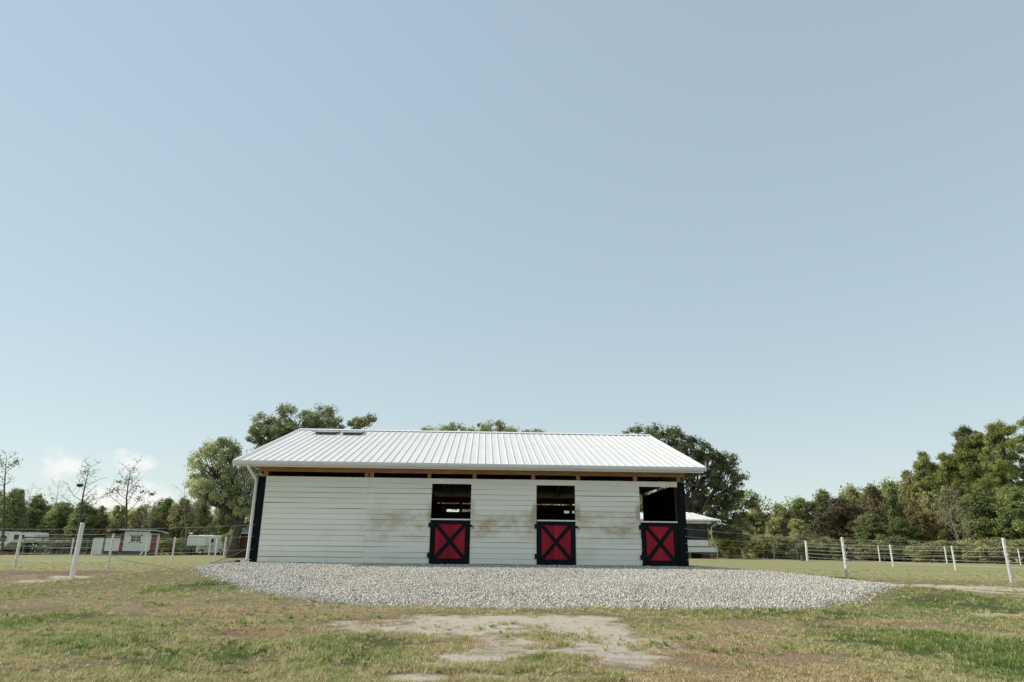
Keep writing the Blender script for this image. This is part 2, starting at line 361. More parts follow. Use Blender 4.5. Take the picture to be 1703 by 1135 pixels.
def px_ell(px, py, rx, ry):      # a patch of ground as the photograph measures it, turned into metres
    u, v = px-851.5, py-567.5; c, s = math.cos(ROLL), math.sin(ROLL); f = 1138.33
    X, Y = (c*u+s*v)/f, -(-s*u+c*v)/f
    d = (X, math.cos(PITCH)-Y*math.sin(PITCH), math.sin(PITCH)+Y*math.cos(PITCH))
    t = -HC/d[2]; D = d[1]*t
    return d[0]*t, D, rx*D/1187, ry*D*D/(HC*1242)
def patches(lst, x, y, seed, **k):
    a = np.zeros_like(x)
    for i, (px, py, rx, ry, w) in enumerate(lst):
        a = np.maximum(a, w*ell(x, y, *px_ell(px, py, rx, ry), seed+i, **k))
    return a
SAND = [(830, 1040, 175, 22, 1.15), (985, 1048, 85, 26, 1.15), (800, 1088, 70, 10, 1.0), (735, 1108, 80, 12, 1.1), (690, 1128, 70, 9, 1.1), (930, 1082, 90, 8, 1.1), (820, 1128, 90, 8, 1.0), (725, 1030, 70, 12, .8), (900, 1078, 170, 14, .8), (690, 1112, 70, 9, .75), (830, 1128, 60, 7, .7),
        (1580, 978, 150, 9, 1), (1650, 1023, 60, 5, .8), (190, 964, 70, 6, 1.15), (290, 960, 70, 6, 1.15), (200, 1020, 60, 8, .4), (1300, 1100, 60, 9, .45), (1680, 1000, 60, 4, .6)]
DRY = [(30, 962, 150, 14, .9), (1250, 1062, 190, 36, .9), (1130, 1112, 140, 32, 1), (1350, 1115, 120, 26, .8), (520, 1020, 190, 20, .75), (380, 1056, 60, 9, .9), (250, 1000, 190, 20, .7), (760, 1075, 120, 22, .6), (60, 1105, 60, 18, .6), (330, 1110, 60, 10, .5), (1500, 1040, 120, 8, .6)]
GREEN = [(60, 1030, 70, 20, .9), (340, 1088, 150, 24, .75), (350, 985, 60, 9, .9), (1035, 1105, 95, 28, .9), (1590, 1085, 190, 50, .95), (1250, 1022, 170, 11, .7), (600, 1085, 110, 34, .8), (200, 1075, 90, 22, .6), (1640, 1010, 110, 14, .8), (880, 1100, 70, 18, .5), (1350, 1075, 60, 14, .7)]
SOIL = [(40, 956, 95, 9, 1.25), (380, 1056, 45, 7, .7)]
def gravel_mask(x, y):
    lx, ly = to_local(x, y)
    wob = (fbm(x*.7, y*.7, 41, 5)-.5)*2.4
    # front edge bows towards the camera in the middle
    fr = -9.85 + .055*np.abs(lx-1.2)**1.55*.9 + wob*.55
    fr = np.where(lx < -2.6, fr + .53*np.maximum(-2.6-lx, 0)**1.45, fr)
    fr = np.where(lx > 4.0, fr + .40*np.maximum(lx-4.0, 0)**1.52, fr)
    d = np.minimum(np.minimum((ly-fr)/.75, (9.9+wob*.5-lx)/.8), np.minimum((lx+10.1+wob*.8)/1.2, (15-ly)/1.0))
    return np.clip(d*.5+.5, 0, 1)
def masks(x, y):
    return dict(sand=patches(SAND, x, y, 50, amp=1.15, soft=.7, sc=1.1), dry=patches(DRY, x, y, 80, sc=1.3, amp=.8, soft=.65), green=patches(GREEN, x, y, 110, sc=1.3, amp=.8, soft=.6), lawn=sstep(19, 30, y + (fbm(x*.3, y*.3, 400, 3)-.5)*8), soil=patches(SOIL, x, y, 140, sc=1.6, amp=.9, soft=.5), gravel=gravel_mask(x, y))
def axis(lo, hi, near_lo, near_hi, step, growth):
    a = list(np.arange(near_lo, near_hi, step)); s = step; v = near_hi
    while v < hi: a.append(v); s *= growth; v += s
    a.append(hi); s = step; v = near_lo-step; b = []
    while v > lo: b.append(v); s *= growth; v -= s
    b.append(lo); return np.array(b[::-1] + a)
gx_ = axis(-2500, 2500, -17, 19, .11, 1.09); gy_ = axis(-400, 3500, 3.6, 24, .09, 1.05)
GX, GY = np.meshgrid(gx_, gy_); gz = height(GX.ravel(), GY.ravel()); mk = masks(GX.ravel(), GY.ravel())
nx, ny = len(gx_), len(gy_); ii = (np.arange(ny-1)[:, None]*nx + np.arange(nx-1)[None, :]).ravel()
gme = np_mesh('ground', np.stack([GX.ravel(), GY.ravel(), gz], 1), np.stack([ii, ii+1, ii+nx+1, ii+nx], 1), mk, smooth=True)
def ground_mat():
    m, N, L, P = mat('ground soil and turf')
    P.inputs['Roughness'].default_value = .95; P.inputs['Specular IOR Level'].default_value = .1
    tc = N.new('ShaderNodeTexCoord')
    def noise(scale, detail=6, rough=.6, vec=None):
        n = N.new('ShaderNodeTexNoise'); n.inputs['Scale'].default_value = scale; n.inputs['Detail'].default_value = detail; n.inputs['Roughness'].default_value = rough
        L.new(vec or tc.outputs['Object'], n.inputs['Vector']); return n.outputs[0]
    def ramp(v, stops):
        r = N.new('ShaderNodeValToRGB'); e = r.color_ramp.elements; e[0].position, e[1].position = stops[0][0], stops[-1][0]
        e[0].color = (*stops[0][1], 1); e[1].color = (*stops[-1][1], 1)
        for p, c in stops[1:-1]: k = e.new(p); k.color = (*c, 1)
        L.new(v, r.inputs[0]); return r.outputs[0]
    def mix(f, a, b):
        x = N.new('ShaderNodeMix'); x.data_type = 'RGBA'; L.new(f, x.inputs['Factor']); L.new(a, x.inputs[6]); L.new(b, x.inputs[7]); return x.outputs[2]
    def attr(n, nz, k, lo, hi):
        a = N.new('ShaderNodeAttribute'); a.attribute_name = n
        s = N.new('ShaderNodeMath'); s.operation = 'MULTIPLY_ADD'; L.new(nz, s.inputs[0]); s.inputs[1].default_value = k; s.inputs[2].default_value = -k*.5
        t = N.new('ShaderNodeMath'); t.operation = 'ADD'; L.new(a.outputs['Fac'], t.inputs[0]); L.new(s.outputs[0], t.inputs[1])
        r = N.new('ShaderNodeMapRange'); r.interpolation_type = 'SMOOTHSTEP'; r.inputs[1].default_value = lo; r.inputs[2].default_value = hi; L.new(t.outputs[0], r.inputs[0]); return r.outputs[0]
    fine = noise(34, 8, .75); med = noise(3.2, 7, .65); big = noise(.35, 6, .6)
    mp = N.new('ShaderNodeMapping'); mp.inputs['Scale'].default_value = (.12, 1.0, 1); mp.inputs['Rotation'].default_value = (0, 0, R(4)); L.new(tc.outputs['Object'], mp.inputs[0])
    rows = noise(.8, 5, .6, mp.outputs[0])
    turf = ramp(fine, [(.25, (.13, .12, .05)), (.5, (.25, .235, .11)), (.75, (.38, .345, .19))])
    turf2 = ramp(med, [(.3, (.20, .215, .08)), (.55, (.30, .285, .14)), (.75, (.39, .34, .205))])
    t1 = N.new('ShaderNodeMix'); t1.data_type = 'RGBA'; t1.inputs['Factor'].default_value = .55; L.new(turf, t1.inputs[6]); L.new(turf2, t1.inputs[7])
    lawn = ramp(rows, [(.3, (.26, .27, .11)), (.5, (.335, .32, .155)), (.72, (.41, .355, .20))])
    t2 = N.new('ShaderNodeMix'); t2.data_type = 'RGBA'; t2.inputs['Factor'].default_value = .55; L.new(t1.outputs[2], t2.inputs[6]); L.new(lawn, t2.inputs[7])
    base = mix(attr('lawn', med, .5, .1, .9), ramp(fine, [(.25, (.085, .075, .034)), (.5, (.20, .18, .088)), (.78, (.36, .32, .175))]), t2.outputs[2])  # ground under the near tufts darkened so gaps between blades look shaded
    base = mix(attr('green', med, .8, .35, .75), base, ramp(fine, [(.3, (.055, .065, .022)), (.7, (.15, .165, .06))]))
    base = mix(attr('dry', med, .8, .35, .8), base, ramp(fine, [(.25, (.14, .10, .058)), (.5, (.29, .225, .135)), (.75, (.48, .39, .255))]))
    base = mix(attr('soil', med, .8, .3, .6), base, ramp(fine, [(.3, (.10, .068, .043)), (.5, (.22, .155, .105)), (.72, (.36, .27, .19))]))
    base = mix(attr('sand', med, 1.8, .42, 1.05), base, ramp(fine, [(.25, (.38, .31, .235)), (.5, (.57, .49, .395)), (.75, (.68, .61, .51))]))
    base = mix(attr('gravel', fine, .9, .3, .6), base, ramp(noise(45, 4, .7), [(.3, (.20, .20, .195)), (.7, (.44, .43, .41))]))
    L.new(base, P.inputs['Base Color'])
    b = N.new('ShaderNodeBump'); b.inputs['Strength'].default_value = .8; b.inputs['Distance'].default_value = .04
    hsum = N.new('ShaderNodeMath'); hsum.operation = 'ADD'; L.new(fine, hsum.inputs[0]); L.new(noise(9, 5, .6), hsum.inputs[1])
    L.new(hsum.outputs[0], b.inputs['Height']); L.new(b.outputs[0], P.inputs['Normal'])
    return m
M['ground'] = ground_mat()
tag(link('ground', gme, M['ground']), kind='structure')

# ------------------------------------------------------------------ grass, weeds and gravel (nobody could count them)
def screen_spread(n, d0, d1, half):          # even over the view: denser near by
    u = rng.random(n); D = 1/(u/d0 + (1-u)/d1); X = (rng.random(n)*2-1)*half*D
    return X, D
def make_grass(nt_, per, d0, d1, half, name):
    # tufts of blades: each tuft shares a tone and a height
    x, y = screen_spread(nt_, d0, d1, half)
    m = masks(x, y); lx, ly = to_local(x, y)
    clump = fbm(x*2.6, y*2.6, 200, 4); big = fbm(x*.5, y*.5, 210, 4); fine = fbm(x*7, y*7, 230, 3)
    keep = np.clip(.62 + (clump-.5)*3.0 + (big-.5)*1.0, .15, 1)
    keep *= (1-np.clip(m['sand']*1.15 - (clump-.5)*2.4, 0, 1)*.96)*(1-sstep(.25, .6, m['gravel'])*.996)*(1-.85*m['soil'])*(1-.15*m['dry'])
    inb = (np.abs(lx) < 7.6) & (ly > -.2) & (ly < 12.3)
    k = (rng.random(nt_) < keep) & ~inb
    x, y, clump, big, fine = x[k], y[k], clump[k], big[k], fine[k]; m = {q: v[k] for q, v in m.items()}; n = len(x)
    tint = .45 + (big-.5)*.9 + (clump-.5)*.7 + (fine-.5)*.5 + .55*m['green'] - .40*m['dry'] - .2*m['sand'] - .3*m['soil'] + rng.normal(0, .21, n)
    tint = np.where(rng.random(n) < .16, tint-.35, tint)
    ln = (.020 + .042*rng.random(n)**1.3)*np.clip(.1 + 1.0*clump + 1.1*(fine-.3) + .35*m['green'], .3, 2)*(1-.35*m['dry'])
    r0 = .012 + .016*rng.random(n); ta = rng.random(n)*2*np.pi
    R_ = lambda v: np.repeat(v, per)
    x, y, tint, ln, r0, ta, dry = map(R_, (x, y, tint, ln, r0, ta, m['dry'])); n = len(x)
    a = rng.random(n)*2*np.pi; rr_ = r0*np.sqrt(rng.random(n))*np.maximum(1, y/9); x = x + np.cos(a)*rr_; y = y + np.sin(a)*rr_
    z = height(x, y); tint = np.clip(tint + rng.normal(0, .09, n), 0, 1); ln = ln*(.55+.7*rng.random(n))
    wd = np.maximum(.0052, .00062*y)*(.6+.8*rng.random(n))
    a = a + rng.normal(0, .5, n); lean = .25 + .95*rng.random(n)
    dx, dy = np.cos(a)*lean, np.sin(a)*lean; b = rng.random(n)*np.pi; wx, wy = np.cos(b)*wd, np.sin(b)*wd
    base = np.stack([x, y, z-.004], 1); side = np.stack([wx, wy, 0*wx], 1)*.5
    midp = base + np.stack([dx*ln*.35, dy*ln*.35, ln*.62], 1); tip = base + np.stack([dx*ln, dy*ln, ln*(1.05-.42*lean)], 1)
    V = np.stack([base-side, base+side, midp+side*.8, tip, midp-side*.8], 1).reshape(-1, 3)
    i = np.arange(n)*5
    T = np.concatenate([np.stack([i, i+1, i+2], 1), np.stack([i, i+2, i+4], 1), np.stack([i+4, i+2, i+3], 1)])
    me = np_mesh(name, V, T, {'tint': np.repeat(tint, 5)})
    return tag(link(name, me, M['blade']), 'short patchy grass, green mixed with dry straw, on the ground before the barn', 'grass', kind='stuff')
make_grass(230000, 10, 3.6, 40, 1.12, 'grass')
def make_weeds():
    pts = []
    for px, py, sp, n in ((265, 1006, 30, 16), (450, 1028, 110, 46), (560, 1026, 60, 22), (130, 1010, 120, 26), (90, 1052, 70, 24), (330, 1045, 80, 24), (910, 1062, 150, 26), (690, 1100, 60, 14), (1240, 1075, 160, 26), (1480, 1050, 160, 22), (350, 1085, 160, 26), (1110, 1068, 60, 12), (880, 1010, 250, 20), (560, 1000, 150, 14)):
        for _ in range(n):
            X, D, _, _ = px_ell(px+rnd.gauss(0, sp*.5), py+rnd.gauss(0, sp*.09), 1, 1); pts.append((X, D))
    pts = np.array(pts); V = []; T = []; tint = []
    for (x, y) in pts:
        z = float(height(x, y)); s = (.018+.034*rnd.random())
        for q in range(rnd.randint(7, 18)):
            a = rnd.random()*6.28; r0 = s*rnd.random()*.9; l = s*(.5+.8*rnd.random()); h = s*(.15+.75*rnd.random())
            c = np.array([x+math.cos(a)*r0, y+math.sin(a)*r0, z+.01]); d = np.array([math.cos(a)*l*.8, math.sin(a)*l*.8, h]); w = np.array([-math.sin(a), math.cos(a), 0])*l*.3
            i = len(V); V += [c, c+d*.5-w, c+d, c+d*.5+w]; T += [(i, i+1, i+2), (i, i+2, i+3)]; tint += [.72+.28*rnd.random()]*4
    tag(link('broadleaf_weeds', np_mesh('broadleaf_weeds', np.array(V), np.array(T), {'tint': tint}), M['blade']), 'small dark broad leaved weeds dotted through the thin grass', 'weeds', kind='stuff')
make_weeds()
def make_gravel(n):
    # stones over the pad in front of and beside the barn
    x = rng.uniform(-11, 11.5, n); y = rng.uniform(10.2, 24.5, n); g = gravel_mask(x, y); lx, ly = to_local(x, y)
    k = (rng.random(n) < np.where(g > .75, 1, g*.75)**1.3) & ~((ly > .05) & (np.abs(lx+.9) < 6.6)) & (ly < 3.0)
    x, y, g = x[k], y[k], g[k]; n = len(x)
    z = height(x, y); s = (.007 + .015*rng.random(n)**2.0)*(.8+.45*fbm(x*.8, y*.8, 300))
    base = np.array([[-1,-1,-1],[1,-1,-1],[1,1,-1],[-1,1,-1],[-1,-1,1],[1,-1,1],[1,1,1],[-1,1,1]], float)*.62
    V = base[None]*(1+rng.uniform(-.42, .42, (n, 8, 3)))*s[:, None, None]*rng.uniform(.65, 1.25, (n, 1, 3))
    a = rng.normal(size=(n, 4)); a /= np.linalg.norm(a, axis=1)[:, None]; w, i, j, kk = a.T
    Rm = np.stack([1-2*(j*j+kk*kk), 2*(i*j-kk*w), 2*(i*kk+j*w), 2*(i*j+kk*w), 1-2*(i*i+kk*kk), 2*(j*kk-i*w), 2*(i*kk-j*w), 2*(j*kk+i*w), 1-2*(i*i+j*j)], 1).reshape(n, 3, 3)
    V = np.einsum('nab,nkb->nka', Rm, V) + np.stack([x, y, z + s*rng.uniform(-.3, .7, n)], 1)[:, None, :]
    fq = np.array([(3,2,1,0),(4,5,6,7),(0,1,5,4),(1,2,6,5),(2,3,7,6),(3,0,4,7)])
    Fq = (fq[None] + (np.arange(n)*8)[:, None, None]).reshape(-1, 4)
    rv = np.clip(rng.beta(1.6, 1.5, n) + (fbm(x*.7, y*.7, 310)-.5)*.3, 0, 1)
    tag(link('gravel', np_mesh('gravel', V.reshape(-1, 3), Fq, {'rnd': np.repeat(rv, 8)}), M['stone']), 'pale grey crushed stone spread in front of the barn', 'gravel', kind='stuff')
make_gravel(400000)

# ------------------------------------------------------------------ the barn
barn = thing('horse_barn', 'long white board barn with ribbed white metal roof and three red and black stall doors', 'barn', (BX, BY, BZ), BYAW)
SL = 2.014/6.6                                   # roof slope
EX0, EX1, EY, EZ, RY = -8.0, 5.73, -.6, 2.82, 6.0
def roof_z(ly): return EZ + SL*(min(ly, 2*RY-ly) - EY)
UND = []
r_ = MB()
RX0, RX1 = EX0, EX1
for sgn in (0, 1):
    def yy(v): return v if sgn == 0 else 2*RY - v
    # one ribbed sheet per slope, a real profile across the slope
    prof = []; x = RX0; k = 0; pitch = .2286
    n = int(round((RX1-RX0)/pitch)); pitch = (RX1-RX0)/n
    for q in range(n):
        c = RX0 + (q+.5)*pitch
        prof += [(c-.022, 0), (c-.012, .021), (c+.012, .021), (c+.022, 0)]
    prof = [(RX0, 0)] + prof + [(RX1, 0)]
    vs = []; fs = []; m_ = len(prof)
    for (px, h) in prof:
        vs += [(px, yy(EY-.05), EZ - SL*.05 + h), (px, yy(RY), EZ + SL*6.6 + h)]
    for q in range(m_-1): fs.append((2*q, 2*q+2, 2*q+3, 2*q+1))
    b0 = len(vs)
    U_ = MB().add([(RX0+.04, yy(EY+.02), EZ+.02*SL-.026), (RX1-.04, yy(EY+.02), EZ+.02*SL-.026), (RX1-.04, yy(RY-.02), EZ+SL*6.58-.026), (RX0+.04, yy(RY-.02), EZ+SL*6.58-.026), (RX0+.04, yy(EY+.02), EZ+.02*SL-.034), (RX1-.04, yy(EY+.02), EZ+.02*SL-.034), (RX1-.04, yy(RY-.02), EZ+SL*6.58-.034), (RX0+.04, yy(RY-.02), EZ+SL*6.58-.034)], [(0,1,2,3),(7,6,5,4),(0,4,5,1),(1,5,6,2),(2,6,7,3),(3,7,4,0)])
    UND.append(U_)
    vs += [(RX0, yy(EY-.05), EZ-.05*SL-.02), (RX1, yy(EY-.05), EZ-.05*SL-.02), (RX1, yy(RY), EZ+SL*6.6-.02), (RX0, yy(RY), EZ+SL*6.6-.02)]
    fs.append((b0, b0+3, b0+2, b0+1)); fs.append((0, 1, b0+3, b0)); fs.append((2*m_-2, b0+1, b0+2, 2*m_-1))
    r_.add(vs, fs)
roof = r_.build('roof', M['roof'], barn)
for u_ in UND: u_.build('underside_shade', M['dark_void'], roof)  # dark sheets added under the roof to deepen the shade inside
rc = MB(); zr = EZ + SL*6.6
rc.prism([(RY-.16, zr-.16*SL+.028), (RY, zr+.045), (RY+.16, zr-.16*SL+.028), (RY+.16, zr-.16*SL+.034), (RY, zr+.055), (RY-.16, zr-.16*SL+.034)], RX0-.02, RX1+.02, 'x')
rc.build('ridge_cap', M['white_metal'], roof)
for xa, xb in ((RX0-.035, RX0+.03), (RX1-.03, RX1+.035)):
    for s_ in (0, 1):
        ya, yb = (EY-.06, RY) if s_ == 0 else (2*RY-EY+.06, RY)
        za, zb = EZ-.06*SL, zr
        rk = MB(); rk.hexa([(xa, ya, za-.10), (xb, ya, za-.10), (xb, yb, zb-.10), (xa, yb, zb-.10), (xa, ya, za+.03), (xb, ya, za+.03), (xb, yb, zb+.03), (xa, yb, zb+.03)]); rk.build('rake_trim', M['white_metal'], roof)
for (xa, xb) in ((-7.2, -6.32), (-6.2, -5.38)):   # two low vents near the ridge
    y0, y1 = 4.72, 5.5
    cb = MB(); z0, z1 = roof_z(y0), roof_z(y1)
    cb.hexa([(xa+.12, y0+.06, z0-.01), (xb-.06, y0+.06, z0-.01), (xb-.06, y1, z1-.01), (xa+.12, y1, z1-.01), (xa+.12, y0+.06, z0+.10), (xb-.06, y0+.06, z0+.10), (xb-.06, y1, z1+.02), (xa+.12, y1, z1+.02)])
    v = cb.build('roof_vent', M['olive'], barn)
    ld = MB(); ld.hexa([(xa, y0, z0+.10), (xb, y0, z0+.10), (xb, y1+.12, z1+.05), (xa, y1+.12, z1+.05), (xa, y0, z0+.125), (xb, y0, z0+.125), (xb, y1+.12, z1+.075), (xa, y1+.12, z1+.075)])
    ld.build('vent_lid', M['grey_metal'], v)
gu = MB(); gu.prism([(-.735, 2.815), (-.735, 2.76), (-.70, 2.705), (-.60, 2.705), (-.60, 2.80), (-.612, 2.80), (-.612, 2.72), (-.69, 2.72), (-.72, 2.765), (-.72, 2.815)], EX0-.02, EX1+.02, 'x')
for xe in (EX0-.02, EX1+.012): gu.box(xe, xe+.008, -.72, -.60, 2.71, 2.80)
gut = gu.build('gutter', M['gutter'], barn)
fb = MB(); fb.box(EX0+.03, EX1-.03, -.598, -.57, 2.66, 2.79); fb.build('fascia_board', M['white_metal'], barn)
ds = MB()
pts = [(-7.60, -.66, 2.715), (-7.59, -.62, 2.64), (-7.50, -.14, 2.36), (-7.485, -.075, 2.26), (-7.485, -.075, .12), (-7.50, -.10, .04), (-7.60, -.28, -.015)]
ds.tube(pts, .042, 10); ds.build('downspout', M['gutter'], barn, smooth=True)
each('header_beam', 'pine', barn, (-7.40, -1.0, -.045, -.003, 2.585, 2.80), (-.996, 5.22, -.045, -.003, 2.585, 2.80), (-7.40, 5.22, 12.003, 12.04, 2.525, 2.80),
     (5.223, 5.262, -.045, 12.0, 2.53, 2.80), (-7.443, -7.403, -.045, 12.0, 2.53, 2.80))
def post(x, y, top, w=.13, m='pine', y1=None):
    b = MB(); b.box(x-w/2, x+w/2, y, (y1 or y+.14), -.05, top); return b.build('post', M[m], barn)
for x in (-7.25, -4.29, -4.14, -2.43, -1.08, .68, 2.04, 3.775, 5.10): post(x, 0.0, 2.8, .11)
for x in (-7.25, -4.2, -1.83, .68, 3.3, 5.10): post(x, 11.86, 2.8)
for x in (-7.25, -4.2, -1.1, .72, 3.64, 5.155):
    post(x, 4.86, 2.8, .08 if x > 5 else .13, m='dark_wood'); post(x, 7.0, 2.8, m='dark_wood')
# trusses
for q in range(11):
    x = -7.3 + q*1.24; t = MB()
    x0, x1 = x-.02, x+.02
    t.box(x0, x1, .0, 12.0, 2.805, 2.94)
    for s_ in (0, 1):
        ya, yb = (-.5, 6.0) if s_ == 0 else (12.5, 6.0)
        za, zb = roof_z(.0) - SL*.5 - .04, zr-.04
        t.hexa([(x0, ya, za-.13), (x1, ya, za-.13), (x1, yb, zb-.13), (x0, yb, zb-.13), (x0, ya, za), (x1, ya, za), (x1, yb, zb), (x0, yb, zb)])
    for ya, yb in ((3.0, 3.0), (6.0, 6.0), (9.0, 9.0)): t.box(x+.021, x+.056, ya-.045, ya+.045, 2.9, roof_z(ya)-.05)
    for ya, yb in ((3.0, 4.5), (9.0, 7.5)): t.bar((x-.04, ya, roof_z(ya)-.15), (x-.04, yb, 2.9), .09, .035, (1, 0, 0))
    t.build('roof_truss', M['pine'], barn)
def boards(x0, x1, z0, z1, joint=None, yf=-.028, yb=-.004, sag=1.0, bh=.1535):
    b = MB(); n = int(round((z1-z0)/bh)); h = (z1-z0)/n
    spans = [(x0, x1)] if joint is None else None
    for q in range(n):
        za, zb = z0+q*h, z0+(q+1)*h
        if joint is None: sp = [(x0, x1)]
        else:
            j = joint + (.0 if q > n*.68 else -.03) + rnd.uniform(-.004, .004); sp = [(x0, j-.002), (j+.002, x1)]
        for (xa, xb) in sp:
            ns = max(2, int((xb-xa)/.6)); tone = rnd.random()
            g0 = .004 + abs(rnd.gauss(0, .0045)); ph = rnd.random()*6; amp = rnd.gauss(0, .0030)*sag; tilt = rnd.gauss(0, .0022)*sag; dep = rnd.uniform(-.004, .003)
            vs = []
            for i in range(ns+1):
                u = i/ns; x = xa+(xb-xa)*u; w = amp*math.sin(ph+u*3.5)+tilt*(u-.5)
                # boards lap a touch: the top edge lies deeper than the bottom edge
                vs += [(x, yf+dep, za+g0+w), (x, yf+dep+.007, zb-.001+w*.6), (x, yb, zb-.001+w*.6), (x, yb, za+g0+w)]
            fs = []
            for i in range(ns):
                a = 4*i
                for k in range(4): fs.append((a+k, a+4+k, a+4+(k+1) % 4, a+(k+1) % 4))
            fs += [(0, 1, 2, 3), (4*ns+3, 4*ns+2, 4*ns+1, 4*ns)]
            b.add(vs, fs, tone)
    return b
D1, D2, D3 = (-2.333, -1.167), (.778, 1.933), (3.870, 4.985)
TOP = 2.445; DOORTOP = 2.289
for (xa, xb, jt) in ((-7.221, D1[0], -4.20), (D1[1], D2[0], None), (D2[1], D3[0], None)):
    boards(xa, xb, .02, DOORTOP if jt is None else DOORTOP, jt).build('siding', M['siding'], barn)
for bx in ((-7.221, -4.19, -.029, -.004, DOORTOP+.003, TOP, .5), (-4.186, -.20, -.030, -.004, DOORTOP+.002, TOP, .75), (-.196, 2.0, -.034, -.004, DOORTOP+.001, TOP+.003, .9), (2.004, 5.03, -.033, -.004, DOORTOP, TOP, .8)):
    MB().box(*bx).build('top_board', M['siding'], barn)
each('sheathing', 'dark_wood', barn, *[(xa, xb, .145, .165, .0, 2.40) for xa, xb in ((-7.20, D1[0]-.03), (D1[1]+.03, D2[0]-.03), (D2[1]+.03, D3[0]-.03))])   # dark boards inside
each('corner_trim', 'black', barn, (-7.445, -7.225, -.034, -.004, .0, 2.43), (-7.445, -7.415, -.003, .14, .0, 2.43), (5.215, 5.245, -.003, .14, -.02, 2.43))
MB().prism([(4.99, -.02), (5.245, -.02), (5.245, 2.43), (5.034, 2.43), (5.034, 2.285), (4.99, 2.285)], -.036, -.004).build('corner_trim', M['black'], barn)
# end walls: black boards on the stalls, open aisle between them
for xa, xb in ((5.20, 5.24), (-7.44, -7.40)):
    for ya, yb in ((.145, 5.0), (7.0, 11.95)):
        e = MB(); n = 30; w = (yb-ya)/n
        for q in range(n): e.box(xa, xb + rnd.uniform(-.003, .003), ya+q*w, ya+(q+1)*w, .0, 2.42)
        e.build('end_wall', M['black'], barn)
    g = MB(); g.prism([(.0, 2.803), (12.0, 2.803), (12.0, roof_z(12)-.17), (6.0, zr-.17), (.0, roof_z(0)-.17)], xa, xb, 'x'); g.build('gable', M['black'], barn)
# stall fronts on the aisle, stall partitions, back wall
for yv in (4.99, 6.97):
    a = MB()
    for q in range(9): a.box(-7.2, 5.0, yv, yv+.03, .02+q*.192, .02+q*.192+.192)
    a.build('stall_front', M['dark_wood'], barn)
for x in (-7.2, -4.2, -2.46, .73, 3.82):
    for ya, yb in ((.17, 4.85), (7.15, 11.85)):
        a = MB()
        for q in range(11): a.box(x-.045, x-.007, ya, yb, .02+q*.2, .02+q*.2+.192)
        a.build('stall_partition', M['dark_wood'], barn)
for xa, xb in ((-7.35, -2.75), (-1.25, 3.0), (4.2, 5.2)):
    a = MB()
    for q in range(12): a.box(xa, xb, 11.97, 12.0, .02+q*.19, .02+(q+1)*.19)
    a.build('back_wall', M['dark_wood'], barn)
each('back_wall', 'dark_wood', barn, (-7.4, 5.2, 11.97, 12.0, 2.235, 2.475))
each('back_door', 'dark_wood', barn, *[(xa+.01, xb-.01, 11.95, 11.99, .02, 1.27) for xa, xb in ((-2.75, -1.85), (-1.80, -1.25), (3.0, 4.2))])
# stall doors
def make_door(x0, x1):
    w = x1-x0-.02; h = 1.235; y = -.045
    fr = MB()
    def fbx(xa, xb, za, zb, t=0.0): fr.box(x0+.01+xa, x0+.01+xb, y-.012-t, y+.012, za+.01, zb+.01)
    fbx(0, .14, 0, h); fbx(w-.14, w, 0, h); fbx(.14, w-.14, 0, .165, -.001); fbx(.14, w-.14, h-.11, h, -.001)
    A, B, C, Dd = (x0+.01+.14, .175), (x0+.01+w-.14, h-.10), (x0+.01+.14, h-.10), (x0+.01+w-.14, .175)
    def brace(p, q, yy, wd=.175):
        p, q = Vector((p[0], 0, p[1])), Vector((q[0], 0, q[1])); t = (q-p).normalized(); n = Vector((-t.z, 0, t.x))*wd/2
        cl = lambda v: (min(max(v.x, x0+.01+.13), x0+.01+w-.13), min(max(v.z, .165), h-.09))
        # polygon clipped into the corner of the frame
        e = t*.05
        poly = [cl(p-e+n), cl(p-e-n), cl(p+n*0-e), cl(q+e-n), cl(q+e+n)]
        poly = [cl(p+n), cl(p-e*2), cl(p-n), cl(q-n), cl(q+e*2), cl(q+n)]
        fr.prism(poly, yy, yy+.02)
    brace(A, B, y-.010); brace(C, Dd, y-.0085)
    d = fr.build('stall_door', M['black'], barn)
    pn = MB(); nb = 7; bw = (w-.26)/nb
    for q in range(nb): pn.box(x0+.01+.13+q*bw+.002, x0+.01+.13+(q+1)*bw-.002, y+.012, y+.03, .15, h-.08)
    pn.build('door_panel', M['red'], d)
    tp = MB(); tp.box(x0+.012, x1-.012, y-.02, y+.035, h+.012, h+.05); tp.build('top_strip', M['white_metal'], d)
    for hz in (.19, 1.04):
        hg = MB(); hg.box(x0-.055, x0+.006, y-.022, y-.001, hz, hz+.13); hg.tube([(x0+.004, y-.03, hz-.01), (x0+.004, y-.03, hz+.14)], .012, 8); hg.box(x0+.008, x0+.07, y-.024, y-.0125, hz+.02, hz+.11)
        hg.build('hinge', M['iron'], d)
    if x1 < 4.5:
        lt = MB(); lx = x1+.055
        lt.tube([(lx-.02, -.04, 1.09), (lx-.02, -.075, 1.09)], .028, 10); lt.tube([(lx-.05, -.07, 1.09), (lx+.01, -.075, 1.085), (lx+.035, -.07, 1.05), (lx+.04, -.06, 1.0)], .011, 8); lt.box(lx-.07, lx+.0, -.045, -.035, 1.06, 1.12)
        lt.build('latch', M['iron'], d)
for dd in (D1, D2, D3): make_door(*dd)
for dd in (D1, D2, D3): each('door_jamb', 'dark_wood', barn, (dd[0]-.028, dd[0]+.0, -.003, .14, 0, DOORTOP), (dd[1], dd[1]+.03, -.003, .14, 0, DOORTOP))   # bare timber jambs
sk = MB(); sk.box(-7.4, 5.2, -.003, .03, -.12, .018); sk.build('base_gap_shade', M['dark_void'], barn)  # dark strip below the siding, its colour stands for the shade there

